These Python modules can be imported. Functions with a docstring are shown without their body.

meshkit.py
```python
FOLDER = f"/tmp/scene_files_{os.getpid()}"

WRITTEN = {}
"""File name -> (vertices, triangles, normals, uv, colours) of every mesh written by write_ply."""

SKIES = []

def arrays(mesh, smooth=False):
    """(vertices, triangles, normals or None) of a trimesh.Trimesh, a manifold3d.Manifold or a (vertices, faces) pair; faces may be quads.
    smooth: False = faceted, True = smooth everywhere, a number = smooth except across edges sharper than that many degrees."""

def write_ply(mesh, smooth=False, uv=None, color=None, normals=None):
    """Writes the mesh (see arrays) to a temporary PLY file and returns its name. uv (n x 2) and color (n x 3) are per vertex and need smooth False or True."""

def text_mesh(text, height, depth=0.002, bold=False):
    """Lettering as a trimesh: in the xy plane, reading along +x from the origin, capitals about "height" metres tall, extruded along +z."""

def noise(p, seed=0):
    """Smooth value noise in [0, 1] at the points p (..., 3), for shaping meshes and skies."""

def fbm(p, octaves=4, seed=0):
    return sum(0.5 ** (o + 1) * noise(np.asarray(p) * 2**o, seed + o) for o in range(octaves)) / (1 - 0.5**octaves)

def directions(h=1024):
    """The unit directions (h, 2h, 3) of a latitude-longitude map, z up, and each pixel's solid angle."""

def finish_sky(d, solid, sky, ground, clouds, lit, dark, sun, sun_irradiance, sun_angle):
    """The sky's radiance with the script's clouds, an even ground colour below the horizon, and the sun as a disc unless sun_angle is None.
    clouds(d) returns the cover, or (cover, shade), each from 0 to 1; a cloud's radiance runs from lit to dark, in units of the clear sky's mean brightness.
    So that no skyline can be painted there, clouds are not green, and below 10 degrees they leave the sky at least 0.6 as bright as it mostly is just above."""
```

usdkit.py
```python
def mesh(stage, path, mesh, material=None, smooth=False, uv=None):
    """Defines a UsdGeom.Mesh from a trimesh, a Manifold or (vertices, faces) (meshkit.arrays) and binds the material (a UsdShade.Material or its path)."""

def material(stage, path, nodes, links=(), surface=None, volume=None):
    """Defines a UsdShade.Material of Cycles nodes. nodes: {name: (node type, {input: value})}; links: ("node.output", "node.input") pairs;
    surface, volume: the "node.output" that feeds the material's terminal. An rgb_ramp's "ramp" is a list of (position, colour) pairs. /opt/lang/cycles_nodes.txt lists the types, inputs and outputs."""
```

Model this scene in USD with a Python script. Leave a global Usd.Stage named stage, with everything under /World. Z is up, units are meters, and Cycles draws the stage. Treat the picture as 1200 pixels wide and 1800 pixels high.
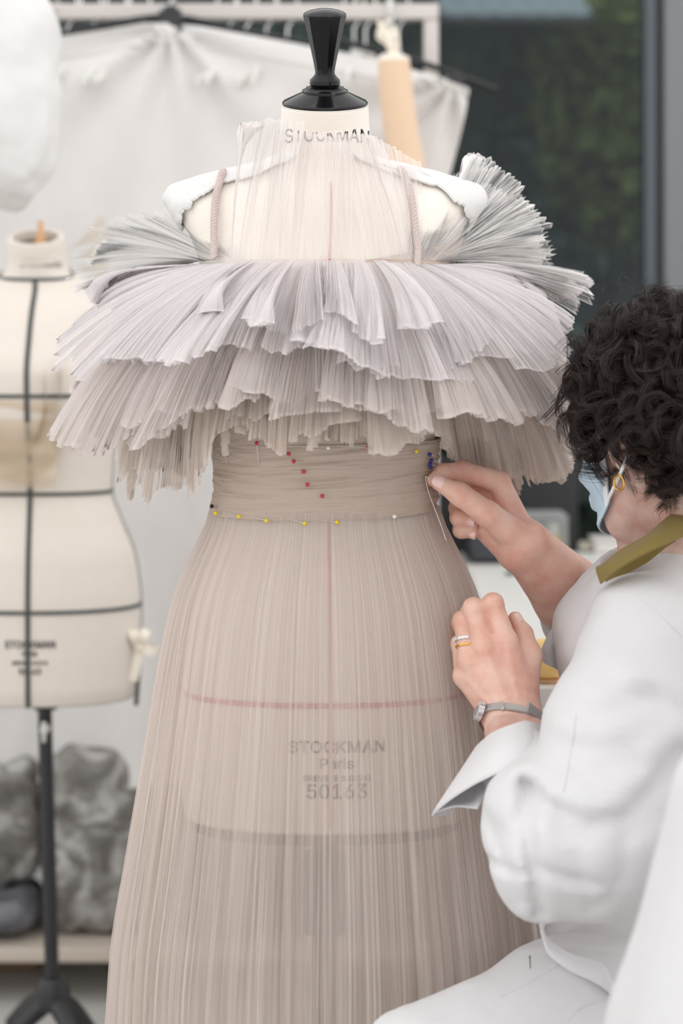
import math, random
import numpy as np, trimesh, manifold3d, usdkit, meshkit
from pxr import Usd, UsdGeom, UsdLux, UsdShade, Sdf, Gf, Vt

# ------------------------------------------------------------------ stage, camera, light
stage = Usd.Stage.CreateInMemory()
UsdGeom.SetStageUpAxis(stage, UsdGeom.Tokens.z)
UsdGeom.Xform.Define(stage, '/World')
UsdGeom.Scope.Define(stage, '/World/Looks')
CAM_Z, CAM_Y, FPX = 1.35, -2.5, 3500.0          # eye height, eye y, focal length in pixels (horizon at py 600)
cam = UsdGeom.Camera.Define(stage, '/World/camera')
cam.CreateHorizontalApertureAttr(24.0); cam.CreateVerticalApertureAttr(36.0)
cam.CreateFocalLengthAttr(24.0 * FPX / 1200.0)
cam.CreateVerticalApertureOffsetAttr(-24.0 * 300.0 / 1200.0)
cam.CreateFStopAttr(2.9); cam.CreateFocusDistanceAttr(2.41)
cam.CreateClippingRangeAttr(Gf.Vec2f(0.05, 200.0))
cam.CreateExposureAttr(0.12)
cam.AddTranslateOp().Set(Gf.Vec3d(0, CAM_Y, CAM_Z)); cam.AddRotateXOp().Set(90.0)

dome = UsdLux.DomeLight.Define(stage, '/World/sky_light')        # overcast daylight from the open, glazed side of the studio
dome.CreateIntensityAttr(0.385); dome.CreateColorAttr(Gf.Vec3f(1.0, 0.995, 0.99))
top = UsdLux.RectLight.Define(stage, '/World/skylight_lamp')     # the studio's skylight
top.CreateWidthAttr(3.6); top.CreateHeightAttr(3.2); top.CreateIntensityAttr(0.40); top.CreateColorAttr(Gf.Vec3f(1.0, 0.99, 0.975))
top.AddTranslateOp().Set(Gf.Vec3d(-1.0, -1.0, 3.7)); top.AddRotateYOp().Set(-12.0); top.AddRotateXOp().Set(14.0)

side = UsdLux.RectLight.Define(stage, '/World/highlight_lamp')         # unseen lamp behind the eye, to the right, added for highlights on the black cap
side.CreateWidthAttr(1.3); side.CreateHeightAttr(2.0); side.CreateIntensityAttr(2.1); side.CreateColorAttr(Gf.Vec3f(1.0, 1.0, 1.0))
side.AddTransformOp().Set(Gf.Matrix4d().SetLookAt(Gf.Vec3d(2.7, -3.0, 2.9), Gf.Vec3d(0, 0, 1.2), Gf.Vec3d(0, 0, 1)).GetInverse())

rng = np.random.default_rng(7)

def P(px, py, D):
    """the world point seen at picture point (px, py) of the photograph, D metres in front of the eye"""
    return np.array([(px - 600.0) * D / FPX, D + CAM_Y, CAM_Z - (py - 600.0) * D / FPX])

# ------------------------------------------------------------------ naming
_used = {}
def path_for(name, parent=None):
    base = (parent.GetPath().pathString if parent is not None else '/World')
    k = base + '/' + name
    n = _used.get(k, 0); _used[k] = n + 1
    return k if n == 0 else f'{k}_{n:03d}'

def tag(o, label=None, cat=None, group=None, kind=None):
    p = o.GetPrim() if hasattr(o, 'GetPrim') else o
    for k, v in (('label', label), ('category', cat), ('group', group), ('kind', kind)):
        if v: p.SetCustomDataByKey(k, v)
    return p

def thing(name, label, cat, loc=(0, 0, 0), group=None):
    x = UsdGeom.Xform.Define(stage, path_for(name)); x.AddTranslateOp().Set(Gf.Vec3d(*map(float, loc)))
    return tag(x, label, cat, group)

def origin(parent):
    return np.array(UsdGeom.Xformable(parent).ComputeLocalToWorldTransform(Usd.TimeCode.Default()).ExtractTranslation()) if parent is not None else np.zeros(3)

def obj(name, mesh, mat, parent=None, smooth=40, uv=None, label=None, kind=None, cat=None, group=None):
    """one Mesh prim; the mesh is given in world coordinates"""
    if isinstance(mesh, (list,)): mesh = trimesh.util.concatenate(mesh)
    if isinstance(mesh, trimesh.Trimesh): v, f = np.array(mesh.vertices), np.array(mesh.faces)
    else: v, f = np.asarray(mesh[0], float), np.asarray(mesh[1], int)
    v = v - origin(parent)
    m = usdkit.mesh(stage, path_for(name, parent), (v, f), mat, smooth=(True if uv is not None else smooth), uv=uv)
    return tag(m, label, cat, group, kind)

def curves(name, strands, widths, mat, parent=None, label=None, kind=None):
    o = origin(parent)
    c = UsdGeom.BasisCurves.Define(stage, path_for(name, parent))
    c.CreateTypeAttr('linear')
    pts = np.vstack(strands) - o
    c.CreatePointsAttr(Vt.Vec3fArray.FromNumpy(pts.astype(np.float32)))
    c.CreateCurveVertexCountsAttr(Vt.IntArray.FromNumpy(np.array([len(s) for s in strands], np.int32)))
    c.CreateWidthsAttr(Vt.FloatArray.FromNumpy(np.concatenate(widths).astype(np.float32))); c.SetWidthsInterpolation('vertex')
    UsdShade.MaterialBindingAPI.Apply(c.GetPrim()).Bind(mat)
    return tag(c, label, None, None, kind)

# ------------------------------------------------------------------ mesh helpers
def box(lo, hi, bevel=0.0):
    lo, hi = np.minimum(lo, hi), np.maximum(lo, hi)
    if bevel <= 0:
        m = trimesh.creation.box(hi - lo); m.apply_translation((lo + hi) / 2); return m
    c = np.array([[x, y, z] for x in (lo[0] + bevel, hi[0] - bevel) for y in (lo[1] + bevel, hi[1] - bevel) for z in (lo[2] + bevel, hi[2] - bevel)])
    o = np.array([[1, 0, 0], [-1, 0, 0], [0, 1, 0], [0, -1, 0], [0, 0, 1], [0, 0, -1]]) * bevel
    o = np.vstack([o, np.array([[a, b, c_] for a in (-1, 1) for b in (-1, 1) for c_ in (-1, 1)]) * bevel * 0.577])
    return trimesh.convex.convex_hull((c[:, None] + o[None]).reshape(-1, 3))

def frames(p):
    p = np.asarray(p, float); t = np.gradient(p, axis=0); t /= np.linalg.norm(t, axis=1, keepdims=True) + 1e-12
    a = np.cross(t[0], [0, 0, 1.0] if abs(t[0, 2]) < .9 else [1.0, 0, 0]); a /= np.linalg.norm(a)
    A = []
    for k in range(len(p)):
        a = a - t[k] * (a @ t[k]); a /= np.linalg.norm(a) + 1e-12; A.append(a)
    A = np.array(A); return t, A, np.cross(t, A)

def grid_faces(n, m, wrap=False):
    """quads of an n x m vertex grid (row major); wrap closes the second axis"""
    i, j = np.meshgrid(np.arange(n - 1), np.arange(m if wrap else m - 1), indexing='ij')
    a = i * m + j; b = i * m + (j + 1) % m
    return np.stack([a, b, b + m, a + m], -1).reshape(-1, 4)

def tri(q): return np.vstack([q[:, [0, 1, 2]], q[:, [0, 2, 3]]])

def tube(p, r, sides=10, flat=1.0, cap=True, axis=None):
    p = np.asarray(p, float); n = len(p); r = np.broadcast_to(np.asarray(r, float), (n,))
    t, a, b = frames(p)
    if axis is not None:
        a = np.asarray(axis, float)[None] - t * (t @ np.asarray(axis, float))[:, None]; a /= np.linalg.norm(a, axis=1, keepdims=True); b = np.cross(t, a)
    g = np.arange(sides) * 2 * np.pi / sides
    v = p[:, None] + r[:, None, None] * (np.cos(g)[None, :, None] * a[:, None] + flat * np.sin(g)[None, :, None] * b[:, None])
    f = tri(grid_faces(n, sides, True)); v = v.reshape(-1, 3)
    if cap:
        k = len(v); v = np.vstack([v, p[0], p[-1]]); s = np.arange(sides); s2 = (s + 1) % sides
        f = np.vstack([f, np.stack([s2, s, np.full(sides, k)], 1), np.stack([(n - 1) * sides + s, (n - 1) * sides + s2, np.full(sides, k + 1)], 1)])
    m = trimesh.Trimesh(v, f, process=False)
    return m

def lathe(prof, c=(0, 0), sides=48):
    """prof: (radius, z) from bottom to top"""
    prof = np.asarray(prof, float); g = np.arange(sides) * 2 * np.pi / sides
    v = np.stack([prof[:, 0][:, None] * np.cos(g) + c[0], prof[:, 0][:, None] * np.sin(g) + c[1], np.broadcast_to(prof[:, 1][:, None], (len(prof), sides))], -1)
    m = trimesh.Trimesh(v.reshape(-1, 3), tri(grid_faces(len(prof), sides, True)), process=False)
    return m

def curve(pts, n):
    """Catmull-Rom through pts"""
    p = np.asarray(pts, float); p = np.vstack([2 * p[0] - p[1], p, 2 * p[-1] - p[-2]])
    out = []; m = len(p) - 3
    for s in np.linspace(0, m, n):
        i = min(int(s), m - 1); t = s - i; a, b, c, d = p[i:i + 4]
        out.append(.5 * (2 * b + (c - a) * t + (2 * a - 5 * b + 4 * c - d) * t * t + (3 * b - a - 3 * c + d) * t ** 3))
    return np.array(out)

def grid_mesh(v): n, m = v.shape[:2]; return trimesh.Trimesh(v.reshape(-1, 3), tri(grid_faces(n, m)), process=False)

def thick(v, t):
    """a sheet (n x m x 3 grid) with real thickness t"""
    n, m = v.shape[:2]; s = grid_mesh(v); nn = s.vertex_normals
    A, B = s.vertices + nn * t / 2, s.vertices - nn * t / 2; f = s.faces; k = n * m
    rim = np.concatenate([np.arange(m), np.arange(1, n) * m + m - 1, (n - 1) * m + np.arange(m - 2, -1, -1), np.arange(n - 2, 0, -1) * m])
    r2 = np.roll(rim, -1)
    return trimesh.Trimesh(np.vstack([A, B]), np.vstack([f, f[:, ::-1] + k, np.stack([r2, rim, rim + k], 1), np.stack([r2, rim + k, r2 + k], 1)]), process=False)

# ---- signed distance modelling: sparse surface nets
def sd_caps(p, a, b, ra, rb):
    a, b = np.asarray(a, float), np.asarray(b, float); ab = b - a
    t = np.clip(((p - a) @ ab) / (ab @ ab + 1e-12), 0, 1)
    return np.linalg.norm(p - a - t[:, None] * ab, axis=1) - (ra + (rb - ra) * t)
def sd_ell(p, c, r, R=None):
    q = p - np.asarray(c); q = q @ R if R is not None else q
    r = np.asarray(r, float); k0 = np.linalg.norm(q / r, axis=1); k1 = np.linalg.norm(q / r ** 2, axis=1)
    return k0 * (k0 - 1) / (k1 + 1e-9)
def smin(a, b, k):
    h = np.clip(.5 + .5 * (b - a) / k, 0, 1); return b + (a - b) * h - k * h * (1 - h)
def smax(a, b, k): return -smin(-a, -b, k)
def chain(p, pts, rad, k=.01):
    d = None
    for a, b, ra, rb in zip(pts[:-1], pts[1:], rad[:-1], rad[1:]):
        e = sd_caps(p, a, b, ra, rb); d = e if d is None else smin(d, e, k)
    return d

def surface(fn, lo, hi, h, B=12, slack=1.5):
    """surface nets over the blocks of the box that the surface passes through"""
    lo, hi = np.asarray(lo, float), np.asarray(hi, float)
    nb = np.ceil((hi - lo) / (h * B)).astype(int)
    bi = np.stack(np.meshgrid(*[np.arange(k) for k in nb], indexing='ij'), -1).reshape(-1, 3)
    cc = lo + (bi + .5) * B * h
    bi = bi[np.abs(fn(cc)) < B * h * .87 * slack + .01]
    g = np.stack(np.meshgrid(*[np.arange(B + 1)] * 3, indexing='ij'), -1).reshape(-1, 3)
    N = (nb * B + 2).astype(np.int64)
    cellkey, cellpos, quads = [], [], []
    corners = np.array([[i, j, k] for i in (0, 1) for j in (0, 1) for k in (0, 1)])
    edges = [(a, b) for a in range(8) for b in range(a + 1, 8) if np.abs(corners[a] - corners[b]).sum() == 1]
    key = lambda c: (c[..., 0] * N[1] + c[..., 1]) * N[2] + c[..., 2]
    CH = 40
    for s in range(0, len(bi), CH):
        b = bi[s:s + CH]; idx = b[:, None] * B + g[None]
        d = fn((lo + idx.reshape(-1, 3) * h)).reshape(len(b), B + 1, B + 1, B + 1)
        sg = d < 0
        c8 = np.stack([d[:, i:B + i, j:B + j, k:B + k] for i, j, k in corners], -1)
        s8 = c8 < 0; act = s8.any(-1) & ~s8.all(-1)
        w = np.argwhere(act)
        if not len(w): continue
        dd = c8[act]; acc = np.zeros((len(dd), 3)); cnt = np.zeros(len(dd))
        for a, e in edges:
            x = (dd[:, a] < 0) != (dd[:, e] < 0); t = np.where(x, dd[:, a] / np.where(x, dd[:, a] - dd[:, e], 1), 0)
            acc += np.where(x[:, None], corners[a] + t[:, None] * (corners[e] - corners[a]), 0); cnt += x
        cell = b[w[:, 0]] * B + w[:, 1:]
        cellkey.append(key(cell)); cellpos.append(lo + (cell + acc / cnt[:, None]) * h)
        for ax in range(3):
            u, v = (ax + 1) % 3, (ax + 2) % 3
            sl0 = [slice(None)] + [slice(0, B)] * 3; sl1 = list(sl0); sl1[ax + 1] = slice(1, B + 1)
            x = np.argwhere(sg[tuple(sl0)] != sg[tuple(sl1)])
            if not len(x): continue
            flip = sg[tuple(sl0)][tuple(x.T)]
            c = b[x[:, 0]] * B + x[:, 1:]; eu = np.eye(3, dtype=int)[u]; ev = np.eye(3, dtype=int)[v]
            q = np.stack([key(c), key(c - eu), key(c - eu - ev), key(c - ev)], 1)
            ok = (c[:, u] > 0) & (c[:, v] > 0)
            q = np.where(flip[:, None], q, q[:, ::-1])[ok]
            quads.append(q)
    K = np.concatenate(cellkey); V = np.vstack(cellpos); Q = np.vstack(quads)
    o = np.argsort(K); K, V = K[o], V[o]
    at = np.clip(np.searchsorted(K, Q), 0, len(K) - 1); ok = (K[at] == Q).all(1)
    return trimesh.Trimesh(V, tri(at[ok]), process=False)

# ------------------------------------------------------------------ materials
def MAT(name, nodes, links=(), surface='p.BSDF', volume=None): return usdkit.material(stage, '/World/Looks/' + name, nodes, links, surface=surface, volume=volume)
def plain(name, col, rough=.6, **kw): return MAT(name, {'p': ('principled_bsdf', {'base_color': col, 'roughness': rough, **kw})})
def srgb(r, g, b):
    c = np.array([r, g, b], float) / 255; return tuple(np.where(c < .04045, c / 12.92, ((c + .055) / 1.055) ** 2.4))
def cloth(name, col, scale=60, bump=.15, rough=.85, col2=None, dist=.004, sheen=.15, detail=4):
    """woven cloth: slight mottling of the weave and fine relief"""
    col2 = col2 or tuple(c * .93 for c in col)
    return MAT(name, {'g': ('geometry', {}), 'n': ('noise_texture', {'scale': scale, 'detail': detail, 'roughness': .6}), 'w': ('noise_texture', {'scale': 900., 'detail': 1.}),
        'm': ('mix', {'color1': col, 'color2': col2}), 'h': ('mix_float', {'fac': .35}), 'b': ('bump', {'strength': bump, 'distance': dist}),
        'p': ('principled_bsdf', {'roughness': rough, 'sheen_weight': sheen, 'specular_ior_level': .25})},
        [('g.position', 'n.vector'), ('g.position', 'w.vector'), ('n.fac', 'm.fac'), ('n.fac', 'h.a'), ('w.fac', 'h.b'), ('h.result', 'b.height'), ('b.normal', 'p.normal'), ('m.color', 'p.base_color')])
def tulle(name, col, col2, a0, a1, freq=300., vfreq=3., graze=.35, transl=.4, hem=0., lo=.32, hi=.68, fade=1.):
    """sheer net: threads cover part of the cloth, denser in the pleat lines (along the st u axis) and at grazing view"""
    return MAT(name, {'u': ('uvmap', {'attribute': 'st'}), 'mp': ('mapping', {'scale': (freq, vfreq, 1.)}), 'n': ('noise_texture', {'scale': 1., 'detail': 3., 'roughness': .7}),
        'r': ('map_range', {'from_min': lo, 'from_max': hi, 'to_min': a0, 'to_max': a1, 'clamp': True}),
        'sx': ('separate_xyz', {}), 'hm': ('map_range', {'from_min': .978, 'from_max': .986, 'to_min': 0., 'to_max': hem, 'clamp': True}), 'ha': ('math', {'math_type': 'add'}), 'fd': ('map_range', {'from_min': .2, 'from_max': .95, 'to_min': 1., 'to_max': fade, 'clamp': True}), 'fm': ('math', {'math_type': 'multiply'}), 'lw': ('layer_weight', {'blend': .35}), 'g': ('math', {'math_type': 'multiply_add', 'value2': graze, 'use_clamp': True}),
        'm': ('mix', {'color1': col, 'color2': col2}), 'd': ('diffuse_bsdf', {}), 't': ('translucent_bsdf', {}), 'c': ('mix_closure', {'fac': transl}),
        'x': ('transparent_bsdf', {'color': (1, 1, 1)}), 'o': ('mix_closure', {})},
        [('u.UV', 'mp.vector'), ('mp.vector', 'n.vector'), ('n.fac', 'r.value'), ('lw.facing', 'g.value1'), ('u.UV', 'sx.vector'), ('sx.y', 'hm.value'), ('hm.result', 'ha.value1'), ('sx.y', 'fd.value'), ('fd.result', 'fm.value1'), ('r.result', 'fm.value2'), ('fm.value', 'ha.value2'), ('ha.value', 'g.value3'), ('n.fac', 'm.fac'),
         ('m.color', 'd.color'), ('m.color', 't.color'), ('d.BSDF', 'c.closure1'), ('t.BSDF', 'c.closure2'), ('g.value', 'o.fac'), ('x.BSDF', 'o.closure1'), ('c.closure', 'o.closure2')], surface='o.closure')

M = {}
M['sheet'] = cloth('white_sheeting', srgb(222, 219, 217), 12, .1)
M['floor'] = MAT('pale_floor', {'g': ('geometry', {}), 'n': ('noise_texture', {'scale': 3., 'detail': 5.}), 'm': ('mix', {'color1': srgb(196, 194, 190), 'color2': srgb(176, 174, 170)}), 'p': ('principled_bsdf', {'roughness': .45})},
                 [('g.position', 'n.vector'), ('n.fac', 'm.fac'), ('m.color', 'p.base_color')])
M['black_gloss'] = plain('black_lacquer', (.004, .004, .0045), .10, specular_ior_level=.32)
M['black'] = plain('black_paint', (.02, .02, .021), .45)
M['black_matte'] = plain('black_plastic', (.025, .026, .028), .6)
M['white_paint'] = plain('white_enamel', srgb(226, 222, 218), .4)
M['canvas'] = cloth('cream_canvas', srgb(240, 233, 225), 40, .1, col2=srgb(234, 226, 216))
M['canvas_bg'] = cloth('ecru_canvas', srgb(225, 217, 208), 40, .1, col2=srgb(218, 209, 199))
M['wadding'] = cloth('white_wadding', srgb(226, 224, 223), 30, .35, dist=.006)
M['tape_red'] = MAT('red_tape', {'g': ('geometry', {}), 'n': ('noise_texture', {'scale': 160., 'detail': 1.}), 'm': ('mix', {'color1': srgb(176, 40, 60), 'color2': srgb(222, 120, 130)}), 'p': ('principled_bsdf', {'roughness': .8})},
                    [('g.position', 'n.vector'), ('n.fac', 'm.fac'), ('m.color', 'p.base_color')])
M['tape_black'] = plain('black_style_tape', srgb(76, 80, 78), .8)
M['ink'] = plain('stamp_ink', srgb(30, 30, 34), .8)
M['ink_soft'] = plain('faded_stamp_ink', srgb(84, 82, 84), .8)
# ------------------------------------------------------------------ the setting
WD = 5.2                                       # distance of the window wall
wy = WD + CAM_Y
obj('floor', box((-3.2, -3.4, -.05), (3.2, wy + .12, 0)), M['floor'], kind='structure')
M['frame_grey'] = plain('grey_window_frame', srgb(116, 119, 121), .5)
M['frame_dark'] = plain('dark_gasket', srgb(34, 38, 42), .6)
M['frame_mid'] = plain('slate_window_frame', srgb(78, 86, 92), .45)
M['glass'] = MAT('darkened_window_glass', {'f': ('fresnel', {'IOR': 1.35}), 't': ('transparent_bsdf', {'color': (.54, .58, .585)}), 'g': ('glossy_bsdf', {'color': (.9, .95, 1.), 'roughness': .0}), 'm': ('mix_closure', {})},
                 [('f.fac', 'm.fac'), ('t.BSDF', 'm.closure1'), ('g.BSDF', 'm.closure2')], surface='m.closure')  # glass colour darkened to stand in for shade over the garden
xr = (1154 - 600) * WD / FPX
win = UsdGeom.Xform.Define(stage, path_for('window_1')); tag(win, 'window wall behind the clothes rack, glass darkened to imitate shade outside', None, None, 'structure'); win = win.GetPrim()
obj('pane', box((-2.6, wy, .12), (xr - .03, wy + .012, 3.1)), M['glass'], win)
obj('stile', box((xr - .035, wy - .03, .05), (xr - .005, wy + .05, 3.1), .003), M['frame_mid'], win)
obj('gasket', box((xr - .005, wy - .025, .05), (xr + .012, wy + .04, 3.1)), M['frame_dark'], win)
obj('jamb', box((xr + .012, wy - .05, 0), (xr + .42, wy + .1, 3.1), .004), M['frame_grey'], win)
obj('sill_rail', box((-2.6, wy - .03, 0), (xr - .005, wy + .05, .12), .004), M['frame_mid'], win)
obj('jamb', box((-2.68, wy - .05, 0), (-2.6, wy + .1, 3.1), .004), M['frame_grey'], win)
obj('head_rail', box((-2.6, wy - .03, 3.1), (xr + .42, wy + .1, 3.2), .004), M['frame_mid'], win)
obj('wall_right', box((xr + .42, wy - .05, 0), (3.2, wy + .1, 3.2)), M['white_paint'], kind='structure')
obj('wall_back', box((-3.2, wy - .05, 0), (-2.68, wy + .1, 3.2)), M['white_paint'], kind='structure')

# ---- what the window shows: a garden, its shade put into glass and dark colours, each shrub a thing
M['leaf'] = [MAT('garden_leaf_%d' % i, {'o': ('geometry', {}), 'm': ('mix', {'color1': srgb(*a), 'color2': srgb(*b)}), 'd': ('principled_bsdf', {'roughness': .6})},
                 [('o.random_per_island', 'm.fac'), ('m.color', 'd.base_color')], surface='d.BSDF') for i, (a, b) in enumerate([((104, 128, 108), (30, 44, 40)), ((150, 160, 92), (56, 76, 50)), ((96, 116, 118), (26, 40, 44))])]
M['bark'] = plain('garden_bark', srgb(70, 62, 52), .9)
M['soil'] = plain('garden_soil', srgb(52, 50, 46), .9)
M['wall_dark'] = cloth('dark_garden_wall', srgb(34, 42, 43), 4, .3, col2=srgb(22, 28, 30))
M['reflection_sheet'] = plain('pale_blue_reflection', srgb(196, 208, 216), .6)
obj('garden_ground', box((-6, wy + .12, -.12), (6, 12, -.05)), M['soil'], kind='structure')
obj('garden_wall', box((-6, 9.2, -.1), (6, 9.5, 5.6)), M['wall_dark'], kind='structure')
def shrub(name, label, c, r, n, leaf, mat, seed, group):
    g = np.random.default_rng(seed); t = thing(name, label, 'shrub', (c[0], c[1], -.05), group)
    d = g.normal(size=(n, 3)); d /= np.linalg.norm(d, axis=1, keepdims=True)
    p = np.array([c[0], c[1], c[2]]) + d * (g.random(n) ** .45)[:, None] * np.array(r)
    a = g.normal(size=(n, 3)); a /= np.linalg.norm(a, axis=1, keepdims=True); b = np.cross(a, g.normal(size=(n, 3))); b /= np.linalg.norm(b, axis=1, keepdims=True)
    L = leaf * (.6 + .8 * g.random(n))[:, None]; W = L * .42; nn = np.cross(a, b) * L * .12
    v = np.stack([p - a * L, p + b * W + nn, p + a * L, p - b * W + nn], 1).reshape(-1, 3)
    k = np.arange(n) * 4; f = np.vstack([np.stack([k, k + 1, k + 2], 1), np.stack([k, k + 2, k + 3], 1)])
    obj('foliage', (v, f), mat, t, smooth=False, kind='stuff')
    st = []
    for j in range(5):
        e = np.array([c[0] + g.normal() * r[0] * .4, c[1] + g.normal() * r[1] * .3, c[2] + g.random() * r[2] * .5])
        st.append(tube(curve([(c[0] + g.normal() * .05, c[1], -.06), (c[0] * .5 + e[0] * .5, c[1], e[2] * .5), e], 8), np.linspace(.03, .008, 8), 6))
    obj('stem', st, M['bark'], t)
gx = lambda px, D: (px - 600) * D / FPX
for i, (name, lab, px, py, D, r, n, lf, mi) in enumerate([
    ('shrub', 'tall dark shrub seen through the window right of the rack post', 840, 260, 8.0, (.5, .35, 1.1), 2600, .05, 0),
    ('shrub', 'olive green shrub seen through the window near the right frame', 1085, 180, 7.6, (.36, .3, .6), 2200, .05, 1),
    ('shrub', 'low brownish dark shrub seen through the window above the curly hair', 980, 520, 7.8, (.5, .35, .9), 2400, .05, 2),
    ('shrub', 'bluish dark shrub seen through the window behind the hanger tops at left', 330, 60, 8.0, (1.1, .4, .8), 2600, .055, 2),
    ('shrub', 'dark green shrub seen through the window behind the black hanger middle', 640, 60, 7.8, (.7, .4, .8), 2200, .05, 0),
    ('shrub', 'low dark green shrub seen through the window behind the table', 1060, 900, 7.4, (.7, .4, .7), 2200, .05, 0)]):
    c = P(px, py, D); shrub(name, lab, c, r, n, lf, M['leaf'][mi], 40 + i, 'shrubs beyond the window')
refl = thing('reflection_sheet', 'pale blue sheet standing in for a reflection at the top of the window', 'reflection_sheet', (gx(900, 7.2), 4.6, 2.45))  # added sheet with bars, imitates the skylight reflected in the glass
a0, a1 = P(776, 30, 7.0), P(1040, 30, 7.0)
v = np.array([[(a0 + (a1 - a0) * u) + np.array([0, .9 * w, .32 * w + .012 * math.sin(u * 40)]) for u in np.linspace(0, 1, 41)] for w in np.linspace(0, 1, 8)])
obj('pale_sheet', thick(v, .012), M['reflection_sheet'], refl)
obj('front_bar', tube([a0 + (0, 0, -.01), a1 + (0, 0, -.01)], .018, 10), M['frame_grey'], refl)
for k, q in enumerate((a0, a1)): obj('arm', tube([q, q + (0, .9, .3)], .012, 8), M['frame_grey'], refl)
# ------------------------------------------------------------------ clothes rack and what hangs on it
RD = 4.25
M['rack_paint'] = plain('warm_grey_enamel', srgb(206, 199, 194), .4)
rack = thing('clothes_rack', 'white metal clothes rack in front of the dark window', 'clothes rack', P(400, 1700, RD) * (1, 1, 0))
zr = P(0, 22, RD)[2]; ry = RD + CAM_Y; xl, xR = gx(-420, RD), gx(757, RD)
obj('top_rail', box((xl, ry - .018, P(0, 36, RD)[2]), (xR + .016, ry + .018, P(0, 8, RD)[2]), .004), M['rack_paint'], rack)
for s, x in ((0, xl), (1, xR)):
    obj('post', box((x - .016, ry - .016, .06), (x + .016, ry + .016, P(0, 36, RD)[2]), .004), M['rack_paint'], rack)
    obj('foot', box((x - .02, ry - .3, .035), (x + .02, ry + .3, .07), .005), M['rack_paint'], rack)
    for q in (-.27, .27): obj('caster', [lathe([(0, 0), (.016, 0), (.016, .01), (0, .01)], sides=20).apply_transform(trimesh.transformations.rotation_matrix(math.pi / 2, [0, 1, 0])).apply_translation((x, ry + q, .017)), tube([(x, ry + q, .02), (x, ry + q, .04)], .006)], M['black'], rack)
obj('base_shelf', box((xl, ry - .2, .085), (xR, ry + .2, .115), .004), plain('beige_shelf', srgb(196, 184, 172), .5), rack)
M['steel'] = plain('bright_steel', srgb(210, 210, 208), .25, metallic=1.0)
M['hook_clear'] = plain('white_plastic', srgb(228, 226, 222), .35)

def hook_path(x, y, zrail, down):
    r = .022; a = np.linspace(math.radians(200), math.radians(-20), 12)
    arc = [(x + r * math.cos(t), y, zrail + .006 + r * math.sin(t) * .9) for t in a]
    return np.array(arc + [(x + r * .6, y, zrail - .03), (x, y, zrail - .05), (x, y, zrail - down)])
ztop = P(0, 8, RD)[2]
hanger_px = [118, 160, 205, 246, 400, 432, 468, 505, 622, 642, 700]
for i, px in enumerate(hanger_px):
    x = gx(px, RD); t = thing('clothes_hanger', '', 'hanger', (x, ry, ztop), 'white plastic hangers along the rail')
    tag(t, ('%s white plastic hanger on the rail, %s' % (['leftmost', 'second', 'third', 'fourth', 'fifth', 'sixth', 'seventh', 'eighth', 'ninth', 'tenth', 'rightmost'][i], 'counted from the left' if 0 < i < 10 else 'at the row end')))
    y0 = ry + .05 * math.sin(i * 2.1)
    obj('hook', tube(hook_path(x, ry, ztop, .1), .0028, 8), M['steel'] if i % 3 else M['hook_clear'], t)
    a = .5 + .7 * math.sin(i * 1.7)                     # turned a little on the rail
    c, s = math.cos(1.25 + .25 * math.sin(i * 3.3)), math.sin(1.25 + .25 * math.sin(i * 3.3))
    pts = curve([(-.19, -.085), (-.16, -.075), (-.05, -.02), (0, 0), (.05, -.02), (.16, -.075), (.19, -.085)], 25)
    w = [(x + q[0] * c, ry + q[0] * s, ztop - .1 + q[1]) for q in pts]
    obj('shoulder_bar', tube(w, .006, 8, flat=1.6), M['hook_clear'], t)

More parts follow.
